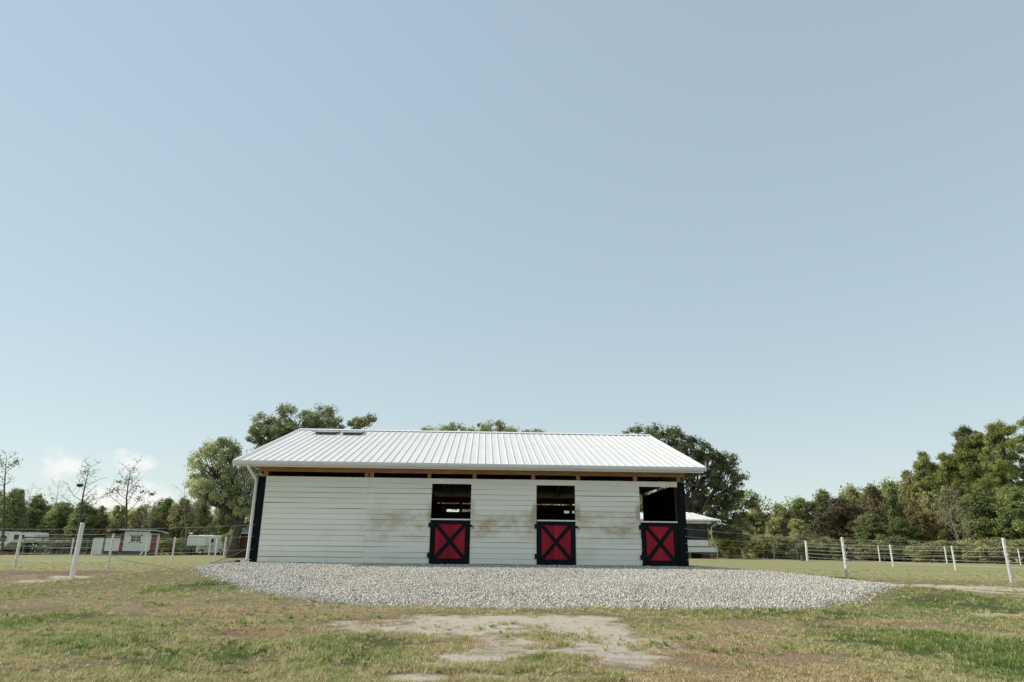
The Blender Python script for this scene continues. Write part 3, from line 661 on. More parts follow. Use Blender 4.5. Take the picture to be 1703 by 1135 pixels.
dp = MB(); P0 = to_world(-7.62, -.30); dpts = []
for i in range(13):
    u = i/12; lx = -7.62 - 1.95*u; ly = -.32 + .75*u + .05*math.sin(6*u); x, y, _ = to_world(lx, ly)
    dpts.append((x, y, float(height(x, y)) + .035))
dp.tube(dpts, .05, 10)
tag(dp.build('drain_pipe', M['cable'], smooth=True), 'black drain pipe lying on the ground from the foot of the barn downspout', 'drain pipe')

# ------------------------------------------------------------------ fences
def gz(x, y): return float(height(x, y))
def fence_thing(name, label, posts, wires, h=1.35, rad=.045, mats=None, group=None, hs=None, lean=None, clips=True, wr=.0028):
    x0, y0 = posts[0][:2]; t = thing(name, label, 'fence', (x0, y0, gz(x0, y0)), 0, group); o = Vector((x0, y0, gz(x0, y0)))
    for i, (x, y) in enumerate(posts):
        hh = hs[i] if hs else h; rr = rad[i] if hasattr(rad, '__len__') else rad
        ln = lean[i] if lean else (rnd.gauss(0, .012), rnd.gauss(0, .012))
        b = MB(); z = gz(x, y); p = Vector((x, y, z))-o
        b.tube([p+Vector((0, 0, -.15)), p+Vector((ln[0]*.5, ln[1]*.5, hh*.5)), p+Vector((ln[0], ln[1], hh-.02)), p+Vector((ln[0], ln[1], hh))], [rr, rr, rr*.97, rr*.7], 12)
        pm_ = (mats[i] if mats else 'white_post')
        po = b.build('post', M[pm_], t, smooth=False)
        if clips and pm_ == 'white_post':
            for hz in wires[0][2]:
                c = MB()
                q = p + Vector((ln[0]*hz/hh, ln[1]*hz/hh, hz)); c.box(q.x-.015, q.x+rr+.03, q.y-rr-.022, q.y-rr+.006, q.z-.022, q.z+.022); c.build('insulator', M['tape'], po)
    for (pa, pb, ha, hb) in wires:
        for za, zb in zip(ha, hb):
            b = MB(); n = 8; pts = []
            for i in range(n+1):
                u = i/n; x = pa[0]+(pb[0]-pa[0])*u; y = pa[1]+(pb[1]-pa[1])*u
                z = (gz(*pa)+za)*(1-u)+(gz(*pb)+zb)*u - .035*4*u*(1-u)
                pts.append(Vector((x, y-.055, z))-o)
            b.tube(pts, wr, 6); b.build('wire', M['tape'], t)
    return t
def runs(ps, hs): return [(ps[i], ps[i+1], hs, hs) for i in range(len(ps)-1)]
H5 = [.28, .54, .80, 1.06, 1.29]
bl = to_world(-7.35, -.06)[:2]; br = to_world(5.15, -.06)[:2]
P2 = (-10.8, 17.89)
fence_thing('wire_fence', 'near left fence on one thick leaning white post, its wires tied to the barn corner', [P2, (-19.5, 16.5)],
            [((-19.5, 16.5), P2, [.58, .88, 1.20], [.58, .88, 1.20]), (P2, bl, [.30, .58, .88, 1.20], [.09, .37, .73, 1.05])], h=1.36, rad=[.054, .05], lean=[(.02, 0), (0, 0)], clips=False)
ln2 = [(-23.9, 28.5), (-19.88, 29.0), (-15.7, 28.2), (-18.78, 40), (-18.04, 44), (-21.87, 55)]
fence_thing('wire_fence', 'middle left fence of slim white posts and pale wires crossing the lawn', ln2, runs(ln2, H5), hs=[1.33, 1.33, 1.3, 1.36, 1.33, 1.42], rad=[.055, .055, .04, .045, .045, .08], wr=.004)
ln3 = [(-48, 55), (-42, 55), (-33.6, 55), (-32.14, 55.2), (-27.89, 55), (-23.2, 55.4), (-19.2, 55)]
fence_thing('wire_fence', 'far left fence along the shed and trailers at the back of the lawn', ln3, runs(ln3, H5), h=1.30, rad=.05, mats=['white_post']*5 + ['white_post', 'grey_wood'], clips=False, wr=.004)
R1, R2 = (11.0, 23.53), (15.69, 22.6)
fence_thing('wire_fence', 'near right fence of tall white posts running out from the right corner of the barn', [R1, R2, (20.6, 21.7)],
            [(br, R1, [.20, .42, .66, .86, 1.08], [.30, .55, .80, 1.05, 1.28])] + runs([R1, R2, (20.6, 21.7)], [.30, .55, .80, 1.05, 1.28]), h=1.36, rad=.048, lean=[(-.01, 0), (-.01, 0), (0, 0)])
ln4 = [(22.82, 55), (24.54, 46), (25.41, 41), (26.8, 33)]
fence_thing('wire_fence', 'middle right fence of slim white posts leading back towards the tree stump', ln4, runs(ln4, H5), hs=[1.48, 1.34, 1.34, 1.34], rad=[.085, .05, .05, .05], wr=.004)
ln5 = [(20.53, 55.6), (22.7, 56.5), (31.99, 62), (36.24, 59.5), (44.83, 63), (52, 62)]
fence_thing('wire_fence', 'far right fence in front of the dark wood', ln5, runs(ln5, H5), hs=[1.2, 1.34, 1.34, 1.32, 1.3, 1.3], rad=.05, mats=['grey_wood', 'grey_wood', 'white_post', 'white_post', 'white_post', 'white_post'], clips=False, wr=.004)
lc = MB(); cpts = [(-15.66, 28.1, .55), (-14.6, 27.2, .33), (-12.9, 26.0, .20), (-11.4, 24.6, .10), (-10.4, 23.6, .12), (-9.2, 22.4, .38), (-8.2, 21.4, .62), (-7.45, 20.66, .85)]
lc.tube(cpts, .011, 6); tag(lc.build('loose_cable', M['cable'], smooth=True), 'thin dark cable sagging from a slim white post to the barn corner', 'cable')

# ------------------------------------------------------------------ stump
st = MB(); sx, sy = 22.3, 54.6; sz = gz(sx, sy)
st.tube([(0, 0, -.1), (0, 0, .06), (.01, 0, .22), (.02, 0, .40)], [.22, .18, .155, .165], 14, cap=True)
stm = thing('tree_stump', 'short brown tree stump beside the end post of the right fence', 'tree stump', (sx, sy, sz))
st.build('trunk', M['bark'], stm); ctp = MB(); ctp.tube([(.02, 0, .402), (.02, 0, .412)], .15, 14); ctp.build('cut_top', M['stump_cut'], stm)

# ------------------------------------------------------------------ white house with a screened porch, behind right
hx, hy = 2.0, 58.0; hz = gz(12, 58)
house = thing('porch_house', 'small white house on brick piers with a white metal roof and a screened porch', 'house', (hx, hy, hz))
HXR = 14.5
rf = MB()
prof = [(-.55, 3.02), (.25, 3.22), (1.3, 3.46), (2.6, 3.72), (3.2, 3.76)]
ring = []
def hip(y, z):
    k = (z-3.02)/(3.76-3.02); xr = HXR + .62 - 1.5*k**.75 - (.0 if k < 1 else .0); return xr
vs = []; fs = []
for (y, z) in prof: vs += [(-1.5, y, z), (hip(y, z), y, z)]
for i in range(len(prof)-1): fs.append((2*i, 2*i+1, 2*i+3, 2*i+2))
nb_ = len(vs)
for (y, z) in prof: vs += [(-1.5, 6.4-y, z), (hip(y, z), 6.4-y, z)]
for i in range(len(prof)-1): fs.append((nb_+2*i, nb_+2*i+2, nb_+2*i+3, nb_+2*i+1)); fs.append((2*i+1, nb_+2*i+1, nb_+2*i+3, 2*i+3))
rf.add(vs, fs)
for (y, z) in (prof[0],): rf.box(-1.5, HXR+.62, y-.002, y+.03, z-.10, z-.003); rf.box(HXR+.59, HXR+.625, y+.032, 6.4-y, z-.10, z-.003)
for i in range(44):                                   # standing ribs on the roof metal
    x = -1.2 + i*.38
    for j in range(len(prof)-1):
        (ya, za), (yb, zb) = prof[j], prof[j+1]
        if x < hip(yb, zb)-.02: rf.hexa([(x, ya, za), (x+.04, ya, za), (x+.04, yb, zb), (x, yb, zb), (x, ya, za+.03), (x+.04, ya, za+.03), (x+.04, yb, zb+.03), (x, yb, zb+.03)])
hroof = rf.build('roof', M['white_metal'], house)
each('fascia_board', 'white_paint', house, (-1.4, HXR, 0.0, .06, 2.72, 2.93), (HXR-.06, HXR, .063, 6.2, 2.72, 2.93))
each('knee_wall', 'white_paint', house, (-1.4, HXR-.35, 0, .05, .94, 1.42), (HXR-.40, HXR-.35, .053, 6, .94, 1.42))
each('skirt_board', 'white_paint', house, (-1.4, HXR+.22, -.06, 0.0, .48, .86), (HXR+.18, HXR+.22, .003, 6, .48, .86))
w = MB(); w.box(-1.4, HXR-.1, .06, 6, .80, .93); w.build('porch_floor', M['grey_wood'], house)
each('inner_wall', 'grey_wood', house, (-1.4, HXR-.5, 3.0, 3.1, .93, 2.9), (-1.4, HXR-.5, 6.0, 6.1, .4, 3.0))
each('porch_screen', 'screen', house, (-1.3, HXR-.42, .02, .03, 1.42, 2.72), (HXR-.395, HXR-.385, .05, 6, 1.42, 2.72))
each('screen_post', 'dark_void', house, *[(x-.05, x+.05, -.012, .06, 1.42, 2.72) for x in (HXR-.42, HXR-2.35, HXR-4.4, HXR-6.4)])
wf = MB(); x0_ = HXR-2.25
for a_, b_ in ((0, .05), (.42, .46), (.84, .88), (1.02, 1.07)): wf.box(x0_+a_, x0_+b_, 2.94, 2.998, 1.45, 2.6)
for z_ in (1.5, 1.8, 2.1, 2.4): wf.box(x0_, x0_+1.05, 2.95, 2.997, z_, z_+.04)
wd_ = wf.build('window', M['white_paint'], house); pn = MB(); pn.box(x0_, x0_+1.05, 2.99, 2.999, 1.45, 2.6); pn.build('pane', M['glass'], wd_)
w = MB(); w.box(HXR-1.15, HXR-.65, 2.93, 2.998, 1.2, 2.75); w.build('inner_panel', M['grey_metal'], house)
for x in (HXR-6.6, HXR-4.2, HXR-2.0, HXR-.05):
    b = MB()
    for q in range(6): b.box(x-.22+rnd.uniform(-.006, .006), x+.22+rnd.uniform(-.006, .006), .05+rnd.uniform(-.006, .006), .48, -.1+q*.095, -.1+(q+1)*.095-.008)
    b.build('brick_pier', M['brick'], house)
w = MB(); w.box(-1.4, HXR-.3, 2.6, 2.7, -.1, .8); w.build('under_floor_shade', M['dark_void'], house)  # dark sheet standing in for the shade between the piers
w = MB(); w.tube([(HXR+.38, -.45, 2.92), (HXR+.36, -.40, 2.80), (HXR-.05, -.05, 2.45), (HXR-.06, -.06, 1.4), (HXR+.26, -.12, .85), (HXR+.28, -.12, .1)], .045, 8); w.build('downspout', M['gutter'], house, smooth=True)

# ------------------------------------------------------------------ small shed behind the left corner of the barn
ss = thing('tin_roof_shed', 'small red brown shed with a tin roof, half hidden behind the left barn corner', 'shed', (-19.1, 50.5, gz(-19, 50.5)))
b = MB(); b.prism([(0, 0), (3.2, 0), (3.2, 1.75), (0, 1.75)], 0, 2.5); b.build('wall', M['rust_red'], ss)
b = MB()
b.hexa([(-.35, -.45, 1.62), (3.5, -.45, 1.62), (3.5, 1.3, 2.75), (.15, 1.3, 2.75), (-.35, -.45, 1.68), (3.5, -.45, 1.68), (3.5, 1.3, 2.81), (.15, 1.3, 2.81)])
b.hexa([(-.35, 3.0, 1.62), (3.5, 3.0, 1.62), (3.5, 1.3, 2.75), (.15, 1.3, 2.75), (-.35, 3.0, 1.68), (3.5, 3.0, 1.68), (3.5, 1.3, 2.81), (.15, 1.3, 2.81)])
for i in range(12): b.hexa([(-.3+i*.31, -.45, 1.68), (-.27+i*.31, -.45, 1.68), (.18+i*.28, 1.3, 2.81), (.15+i*.28, 1.3, 2.81), (-.3+i*.31, -.45, 1.71), (-.27+i*.31, -.45, 1.71), (.18+i*.28, 1.3, 2.84), (.15+i*.28, 1.3, 2.84)])
b.build('roof', M['tin'], ss)

# ------------------------------------------------------------------ white animal shed, far left
cz = gz(-32, 60)
cp = thing('animal_shed', 'small white shed with a window and red door, lean-to on its left', 'shed', (-32.45, 60, cz), R(0))
b = MB()
nbo = 16
for i in range(nbo): b.box(i*2.25/nbo+.004, (i+1)*2.25/nbo-.004, 0, .03, .34, 1.92)
for i in range(10): b.box(2.22, 2.25, .031+i*.145, .031+(i+1)*.145-.006, .34, 1.85)
b.box(0, .03, .031, 1.45, .34, 1.9); b.box(.031, 2.219, 1.44, 1.47, .34, 1.8)
b.build('wall', M['white_paint'], cp)
b = MB(); b.hexa([(-.35, -.4, 2.02), (2.78, -.4, 1.98), (2.78, 1.9, 1.82), (-.35, 1.9, 1.86), (-.35, -.4, 2.11), (2.78, -.4, 2.07), (2.78, 1.9, 1.91), (-.35, 1.9, 1.95)])
b.build('roof', M['tin'], cp)
each('crawl_space_shade', 'dark_void', cp, (.05, 2.2, .05, 1.4, -.1, .33)); each('eave_shade', 'dark_void', cp, (2.26, 2.7, -.25, 1.2, 1.80, 1.93))  # solid dark boxes painting the shade beneath the shed and its eave
b = MB()
for xa, xb in ((.58, .98), (1.04, 1.44)):
    b.box(xa, xb, -.03, -.003, 1.03, 1.06); b.box(xa, xb, -.03, -.003, 1.61, 1.64); b.box(xa, xa+.03, -.03, -.003, 1.06, 1.61); b.box(xb-.03, xb, -.03, -.003, 1.06, 1.61); b.box((xa+xb)/2-.01, (xa+xb)/2+.01, -.026, -.003, 1.06, 1.61); b.box(xa+.03, xb-.03, -.022, -.003, 1.325, 1.345)
wn = b.build('window', M['white_paint'], cp); b = MB(); b.box(.60, 1.42, -.012, -.0025, 1.05, 1.62); b.build('pane', M['glass'], wn)
each('window_bracket', 'iron', wn, *[(x-.03, x+.09, -.045, -.031, z, z+.07) for x in (.50, 1.45) for z in (1.0, 1.60)])
b = MB(); b.box(2.252, 2.29, .12, .98, .15, 1.66)
for z in (.2, .55, .9, 1.25, 1.58): b.box(2.291, 2.305, .12, .98, z, z+.05)
b.build('red_door', M['red_door'], cp)
b = MB(); b.box(2.252, 2.285, 1.0, 1.44, .0, 1.7); b.build('corner_board', M['white_post'], cp)
b = MB()   # lean-to
b.hexa([(-3.1, -.35, 1.38), (-.30, -.35, 1.98), (-.30, 1.8, 1.98), (-3.1, 1.8, 1.38), (-3.1, -.35, 1.45), (-.30, -.35, 2.05), (-.30, 1.8, 2.05), (-3.1, 1.8, 1.45)])
b.build('lean_to_roof', M['tar_roof'], cp)
b = MB(); b.box(-2.47, -1.66, .02, .06, .06, 1.42); b.build('white_door', M['white_paint'], cp)
b = MB(); b.box(-1.54, -.30, .02, .06, .32, 1.56); b.build('white_door', M['white_paint'], cp)
b = MB(); b.box(-.29, -.02, -.01, .05, .05, 1.72); b.build('red_board', M['red_door'], cp)
each('lean_to_post', 'grey_wood', cp, *[(x-.055, x+.055, -.04, .08, -.1, 1.45) for x in (-2.98, -2.54, -1.60)]); each('lean_to_beam', 'grey_wood', cp, (-3.0, -.3, -.06, -.041, 1.40, 1.50))
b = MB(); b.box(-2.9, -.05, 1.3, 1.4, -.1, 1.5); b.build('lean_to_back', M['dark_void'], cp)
bd = MB(); bd.bar((1.75, -.35, .02), (1.86, -.22, .34), .12, .03); tag(bd.build('leaning_board', M['white_post'], None), 'short white board leaning against the dark base of the white shed', 'board').location = (-32.45, 60, cz)

pe = thing('wire_pen', 'low wooden pen with posts, top rail and wire between the trailer and the white shed', 'pen', (-41.2, 60.5, gz(-41, 60.5)))
for x in (.1, 1.6, 2.5, 3.4, 4.45, 5.0):
    b = MB(); b.box(x-.05, x+.05, 0, .1, -.1, 1.45); b.build('post', M['grey_wood'], pe)
each('rail', 'grey_wood', pe, (0, 5.6, -.03, -.001, 1.36, 1.47), (0, 5.6, -.03, -.001, .05, .12))
b = MB(); b.box(.1, 1.05, -.06, -.032, 1.0, 1.26); b.build('beige_panel', M['beige'], pe)
b = MB()
for i in range(8): b.box(1.3, 5.5, .04, .046, .2+i*.15, .206+i*.15)
for i in range(22): b.box(1.3+i*.2, 1.306+i*.2, .047, .053, .1, 1.36)
b.build('wire_mesh', M['tin'], pe)

# ------------------------------------------------------------------ horse trailers
def wheel(parent, x, y, z, r, axis='x'):
    o = MB(); a = Vector((.10, 0, 0)) if axis == 'x' else Vector((0, .10, 0)); c = Vector((x, y, z))
    o.tube([c-a, c-a*.7, c+a*.7, c+a], [r*.9, r, r, r*.9], 20); w = o.build('wheel', M['rubber'], parent)
    o = MB(); o.tube([c-a*1.05, c+a*1.05], r*.55, 16); o.build('rim', M['white_metal'], w)
t1 = thing('horse_trailer', 'long white gooseneck horse trailer with a dark window, cut by the left photo edge', 'horse trailer', (-41.4, 62, gz(-42, 62)))
b = MB()   # profile along x: body on the left, neck over the hitch on the right
b.prism([(-7.5, .42), (-2.75, .42), (-1.9, 1.08), (.0, 1.08), (.05, 1.15), (.05, 1.7), (-.08, 1.88), (-7.5, 1.96)], 0, 2.0); b.build('body', M['white_metal'], t1, bevel=.05)
b = MB(); b.box(-7.5, .02, -.012, -.001, 1.80, 1.86); b.build('trim_strip', M['grey_metal'], t1)
b = MB(); b.box(-1.62, -.88, -.02, -.003, 1.27, 1.62); wn = b.build('window', M['glass'], t1)
b = MB()
for xa, xb, za, zb in ((-1.68, -.82, 1.62, 1.66), (-1.68, -.82, 1.23, 1.27), (-1.68, -1.62, 1.27, 1.62), (-.88, -.82, 1.27, 1.62), (-1.27, -1.23, 1.27, 1.62)): b.box(xa, xb, -.03, -.003, za, zb)
b.build('window_frame', M['iron'], wn)
b = MB()
for xa, xb, za, zb in ((-2.95, -2.91, .5, 1.74), (-2.25, -2.21, 1.0, 1.74), (-2.95, -2.21, 1.74, 1.78)): b.box(xa, xb, -.014, -.002, za, zb)
dr = b.build('door', M['grey_metal'], t1)
b = MB(); b.prism([(-2.80, 1.10), (-2.38, 1.10), (-2.33, 1.16), (-2.33, 1.52), (-2.38, 1.58), (-2.80, 1.58), (-2.85, 1.52), (-2.85, 1.16)], -.022, -.003); b.build('window', M['glass'], dr)
b = MB()   # dark brush-like lettering on the flank
for a_ in ((-3.1, .92, -2.98, .78), (-2.98, .78, -2.86, .95), (-2.86, .95, -2.80, .80), (-2.80, .80, -2.62, .90), (-2.62, .90, -2.66, .72), (-2.66, .72, -2.85, .70), (-3.5, .9, -3.3, .76), (-3.3, .76, -3.12, .88)):
    b.bar((a_[0], -.008, a_[1]), (a_[2], -.008, a_[3]), .05, .008)
b.build('lettering', M['iron'], t1)
wheel(t1, -6.2, .1, .33, .36, 'y'); wheel(t1, -5.3, .1, .33, .36, 'y')
b = MB(); b.box(-1.0, -.9, .9, 1.0, -.1, 1.1); b.build('jack_leg', M['iron'], t1)
t2 = thing('horse_trailer', 'small white gooseneck horse trailer parked nose out under the mossy oak', 'horse trailer', (-26.9, 61.6, gz(-27, 62)), R(-3))
b = MB(); b.prism([(-.97, .80), (.62, .80), (.62, 1.52), (.52, 1.66), (-.87, 1.66), (-.97, 1.52)], 0.0, 1.75); b.build('nose', M['white_metal'], t2, bevel=.05)
b = MB(); b.prism([(-.97, .22), (.66, .22), (.66, 1.55), (.55, 1.72), (-.87, 1.72), (-.97, 1.55)], 1.751, 4.9); bd_ = b.build('body', M['white_metal'], t2, bevel=.04)
for ya, yb, za, zb in ((1.0, 1.55, 1.08, 1.42), (2.9, 3.3, 1.05, 1.38), (3.7, 4.1, 1.05, 1.38)):
    b = MB(); b.box(.655 if ya > 1.7 else .615, .675 if ya > 1.7 else .64, ya, yb, za, zb); b.build('window', M['glass'], t2)
b = MB(); b.box(-.98, .635, -.012, -.001, 1.50, 1.54); b.build('trim_strip', M['grey_metal'], t2)
b = MB(); b.box(-.72, -.62, .35, .45, -.03, .80); b.box(-.8, -.54, .3, .5, -.06, -.03); b.build('jack_leg', M['iron'], t2)
wheel(t2, -.38, 1.5, .26, .24, 'y'); wheel(t2, .62, 3.0, .26, .30); wheel(t2, .62, 3.7, .26, .30)

# ------------------------------------------------------------------ trees
def leaves(C, Rr, n, size, aspect=.55, flat=.75, up=.5, droop=0.0, rs=None, shell=.45, cl_tone=.35):
    """leaf-sized quads scattered in clumps; C centres, Rr clump radii"""
    rs = rs or rng
    k = len(C); idx = np.repeat(np.arange(k), n); m = len(idx)
    d = rs.normal(size=(m, 3)); d /= np.linalg.norm(d, axis=1)[:, None]
    r = rs.random(m)**shell
    # uneven clumps: squash the radius by a few random bumps
    off = d*(r*Rr[idx])[:, None]*np.array([1, 1, flat])
    wob = rs.normal(size=(k, 3)); wob /= np.linalg.norm(wob, axis=1)[:, None]
    off *= (1 + .45*np.einsum('ij,ij->i', d, wob[idx]))[:, None]
    c = C[idx] + off
    nrm = d*.7 + rs.normal(size=(m, 3))*.6 + np.array([0, 0, up]); nrm /= np.linalg.norm(nrm, axis=1)[:, None]
    t = np.cross(nrm, rs.normal(size=(m, 3))); t /= np.linalg.norm(t, axis=1)[:, None] + 1e-9
    if droop: t = t*(1-droop) + np.array([0, 0, -1])*droop; t /= np.linalg.norm(t, axis=1)[:, None]; nrm = np.cross(t, rs.normal(size=(m, 3))); nrm /= np.linalg.norm(nrm, axis=1)[:, None]
    b = np.cross(nrm, t); s = size*(.6+.8*rs.random(m))
    a1 = t*(s*.5)[:, None]; b1 = b*(s*aspect*.5)[:, None]
    V = np.stack([c-a1, c+b1-a1*.1, c+a1, c-b1-a1*.1], 1).reshape(-1, 3)
    tone = np.clip(.5 + cl_tone*(rs.random(k)-.5)[idx]*1.6 + rs.normal(0, .16, m), 0, 1)
    i = np.arange(m)*4; return V, np.stack([i, i+1, i+2, i+3], 1), np.repeat(tone, 4)
def merge(parts):
    V = []; Fq = []; A = []; o = 0
    for v, f, a in parts: V.append(v); Fq.append(f+o); A.append(a); o += len(v)
    return np.concatenate(V), np.concatenate(Fq), np.concatenate(A)
def limb(mb, p, q, r0, r1, rr, bend=.15, n=6, segs=5):
    p, q = Vector(p), Vector(q); d = (q-p); L_ = d.length; off = Vector((rr.gauss(0, 1), rr.gauss(0, 1), rr.gauss(0, .6)))*L_*bend
    pts = []; rad = []
    for i in range(segs+1):
        u = i/segs; pts.append(p + d*u + off*math.sin(math.pi*u)*.6 + Vector((rr.gauss(0, 1), rr.gauss(0, 1), rr.gauss(0, 1)))*L_*.012*(0 < i < segs)); rad.append(r0+(r1-r0)*u)
    mb.tube(pts, rad, n, cap=False); return pts
def make_tree(lobes, trunk, leaf, seed, trunk_r=.3, leaf_size=.16, per=200, clumps_per=1.0, cr=(.45, .9), flat=.75, aspect=.55, up=.5, shell=.45, base_z=None, twigs=2, low=0.0, forks=None):
    """lobes: (x, y, z, rx, ry, rz, n) crown masses; trunk: list of points; returns trunk MB and leaf arrays"""
    rr = random.Random(seed); rs = np.random.default_rng(seed)
    tb = MB(); pts = [Vector(p) for p in trunk]; k = len(pts)
    tb.tube(pts, [trunk_r*(1.25 if i == 0 else 1.0)*(1-.55*i/max(1, k-1)) for i in range(k)], 10)
    top = pts[-1]; C = []; Rr = []
    for (x, y, z, rx, ry, rz, n) in lobes:
        o = Vector((x, y, z))
        st_ = pts[rr.randint(max(1, k-2), k-1)] if not forks else Vector(forks[rr.randrange(len(forks))])
        mid = limb(tb, st_, o - Vector((0, 0, rz*.35)), trunk_r*.42, trunk_r*.18, rr, .14, 6)
        for _ in range(int(n*clumps_per)):
            while True:
                d = rs.normal(size=3); d /= np.linalg.norm(d)
                if d[2] > -.55 + low*rs.random(): break
            r = .45+.6*rs.random()**.6
            c = np.array([x+d[0]*rx*r, y+d[1]*ry*r, z+d[2]*rz*r]); C.append(c); Rr.append(rs.uniform(*cr))
            if twigs and rr.random() < .75:
                s_ = mid[rr.randint(2, len(mid)-1)]; limb(tb, s_, c, trunk_r*.13, trunk_r*.03, rr, .12, 4, 4)
    V, Fq, A = leaves(np.array(C), np.array(Rr), per, leaf_size, aspect, flat, up, rs=rs, shell=shell)
    return tb, V, Fq, A
def plant(name, label, loc, tb, crown, leafm, barkm='bark', group=None, rz=0.0, extra=None, scale=1.0, cat='tree'):
    t = thing(name, label, cat, loc, rz, group); t.scale = (scale,)*3 if not hasattr(scale, '__len__') else scale
    tr = tb.build('trunk', M[barkm], t, smooth=True)
    cr_ = link('crown', np_mesh('crown', *crown[:2], {'rnd': crown[2]}), M[leafm], t)
    if extra: extra(t)
    return t
def copy_tree(o, loc, scale, rz, label, group=None):
    c = o.copy(); col.objects.link(c); c.location = loc; c.scale = scale if hasattr(scale, '__len__') else (scale,)*3; c.rotation_euler = (0, 0, rz); c['label'] = label
    if group: c['group'] = group
    for ch in o.children:
        d = ch.copy(); col.objects.link(d); d.parent = c
    return c

# live oak behind the left end of the barn: a mossy outer crown and a tall crown over the roof
ox, oy = -17.0, 50.0; oz = gz(ox, oy)
tb, V, Fq, A = make_tree([(-3.2, 0, 5.7, 1.6, 2.2, 1.6, 20), (-2.6, -.5, 4.0, 1.7, 2.2, 1.0, 15), (-1.2, .5, 4.6, 1.4, 2.2, 1.5, 15), (-4.1, 0, 4.4, .9, 1.4, 1.1, 9), (-.3, 0, 3.0, 1.6, 1.8, .9, 13), (1.0, .8, 4.3, 1.6, 1.8, 1.2, 12), (-2.9, .3, 6.9, .9, 1.4, .7, 8), (2.4, 0, 3.4, 1.2, 1.6, 1.0, 8)],
    [(-1.3, 0, -.2), (-1.35, 0, .9), (-1.1, 0, 1.9), (-.9, .2, 2.9)], 'oak_leaf', 5, trunk_r=.38, leaf_size=.15, per=120, clumps_per=3.0, cr=(.26, .56), flat=.8)
def moss(t):
    rs = np.random.default_rng(5); C = []; Rr = []
    for _ in range(60): C.append((rs.uniform(-3.3, 1.2), rs.uniform(-1.8, 1.5), rs.uniform(2.7, 5.4))); Rr.append(rs.uniform(.15, .32))
    v, f, a = leaves(np.array(C), np.array(Rr), 34, .26, .2, 1.8, 0, droop=.75, rs=rs)
    link('spanish_moss', np_mesh('spanish_moss', v, f, {'rnd': a}), M['moss'], t)
plant('live_oak', 'broad live oak hung with grey moss beside the left end of the barn roof', (ox-1.0, oy, oz), tb, (V, Fq, A), 'oak_leaf', extra=moss, scale=(1.0, 1.0, 1.09))
tb, V, Fq, A = make_tree([(-2.2, 0, 8.0, 1.4, 1.8, 1.2, 11), (-.6, 0, 9.3, 1.7, 1.8, 1.2, 17), (1.2, .3, 9.4, 1.5, 1.6, 1.0, 13), (2.2, 0, 8.7, 1.1, 1.4, .8, 9), (-3.1, 0, 8.9, .7, .9, .7, 6), (-1.4, 0, 7.2, 1.6, 1.8, .8, 9), (.9, 0, 8.0, 1.6, 1.8, .8, 11), (4.2, 0, 8.9, .6, .8, .5, 6), (5.0, .2, 9.3, .45, .6, .35, 3), (3.4, 0, 7.4, 1.2, 1.4, .7, 6), (-2.6, .2, 6.6, 1.3, 1.6, .9, 9), (-3.0, 0, 7.9, 1.0, 1.3, .8, 7), (.2, 0, 8.7, 1.8, 1.6, .7, 11), (-1.6, 0, 8.7, 1.2, 1.5, .8, 8)],
    [(0, 0, -.2), (.05, 0, 2.0), (0, .1, 4.2), (.3, .1, 6.2)], 'oak_leaf', 9, trunk_r=.42, leaf_size=.145, per=100, clumps_per=2.5, cr=(.24, .50), flat=.8)
plant('live_oak', 'tall open crowned live oak rising over the left end of the barn ridge', (-15.7, 51.0, gz(-15.7, 51)), tb, (V, Fq, A), 'oak_leaf', scale=(1.0, 1.0, 1.06))
# crowns showing over the middle of the ridge
def small_crown(px_x, zt, w_, seed, label, y=62.0):
    n = max(1, int(w_/1.1)); lo = [(-w_/2 + w_*(i+.5)/n, 0, zt-.9+.3*((i*7) % 3-1)*.6, w_/n*.8, 1.4, .85, 9) for i in range(n)]
    lo += [(0, 0, zt-2.2, w_*.5, 1.6, 1.0, 8)] + [(w_*.4*math.sin(i*2.1), .6*math.cos(i*2.1), 3.0+1.25*i, w_*.55+.7, 1.7, .9, 9) for i in range(5)]
    tb, V, Fq, A = make_tree(lo, [(0, 0, -.2), (.1, 0, zt*.35), (0, 0, zt*.62)], 'oak_leaf', seed, trunk_r=.33, leaf_size=.17, per=95, clumps_per=2.4, cr=(.27, .55))
    plant('oak_tree', label, (px_x, y, gz(px_x, y)), tb, (V, Fq, A), 'oak_leaf')
small_crown(-6.0, 11.6, 3.2, 21, 'leftmost of three oak tops just showing over the middle of the barn ridge')
small_crown(-2.0, 11.5, 4.4, 22, 'widest of three oak tops just showing over the middle of the barn ridge')
small_crown(1.2, 11.2, 2.6, 23, 'lowest, rightmost of three oak tops over the middle of the barn ridge')
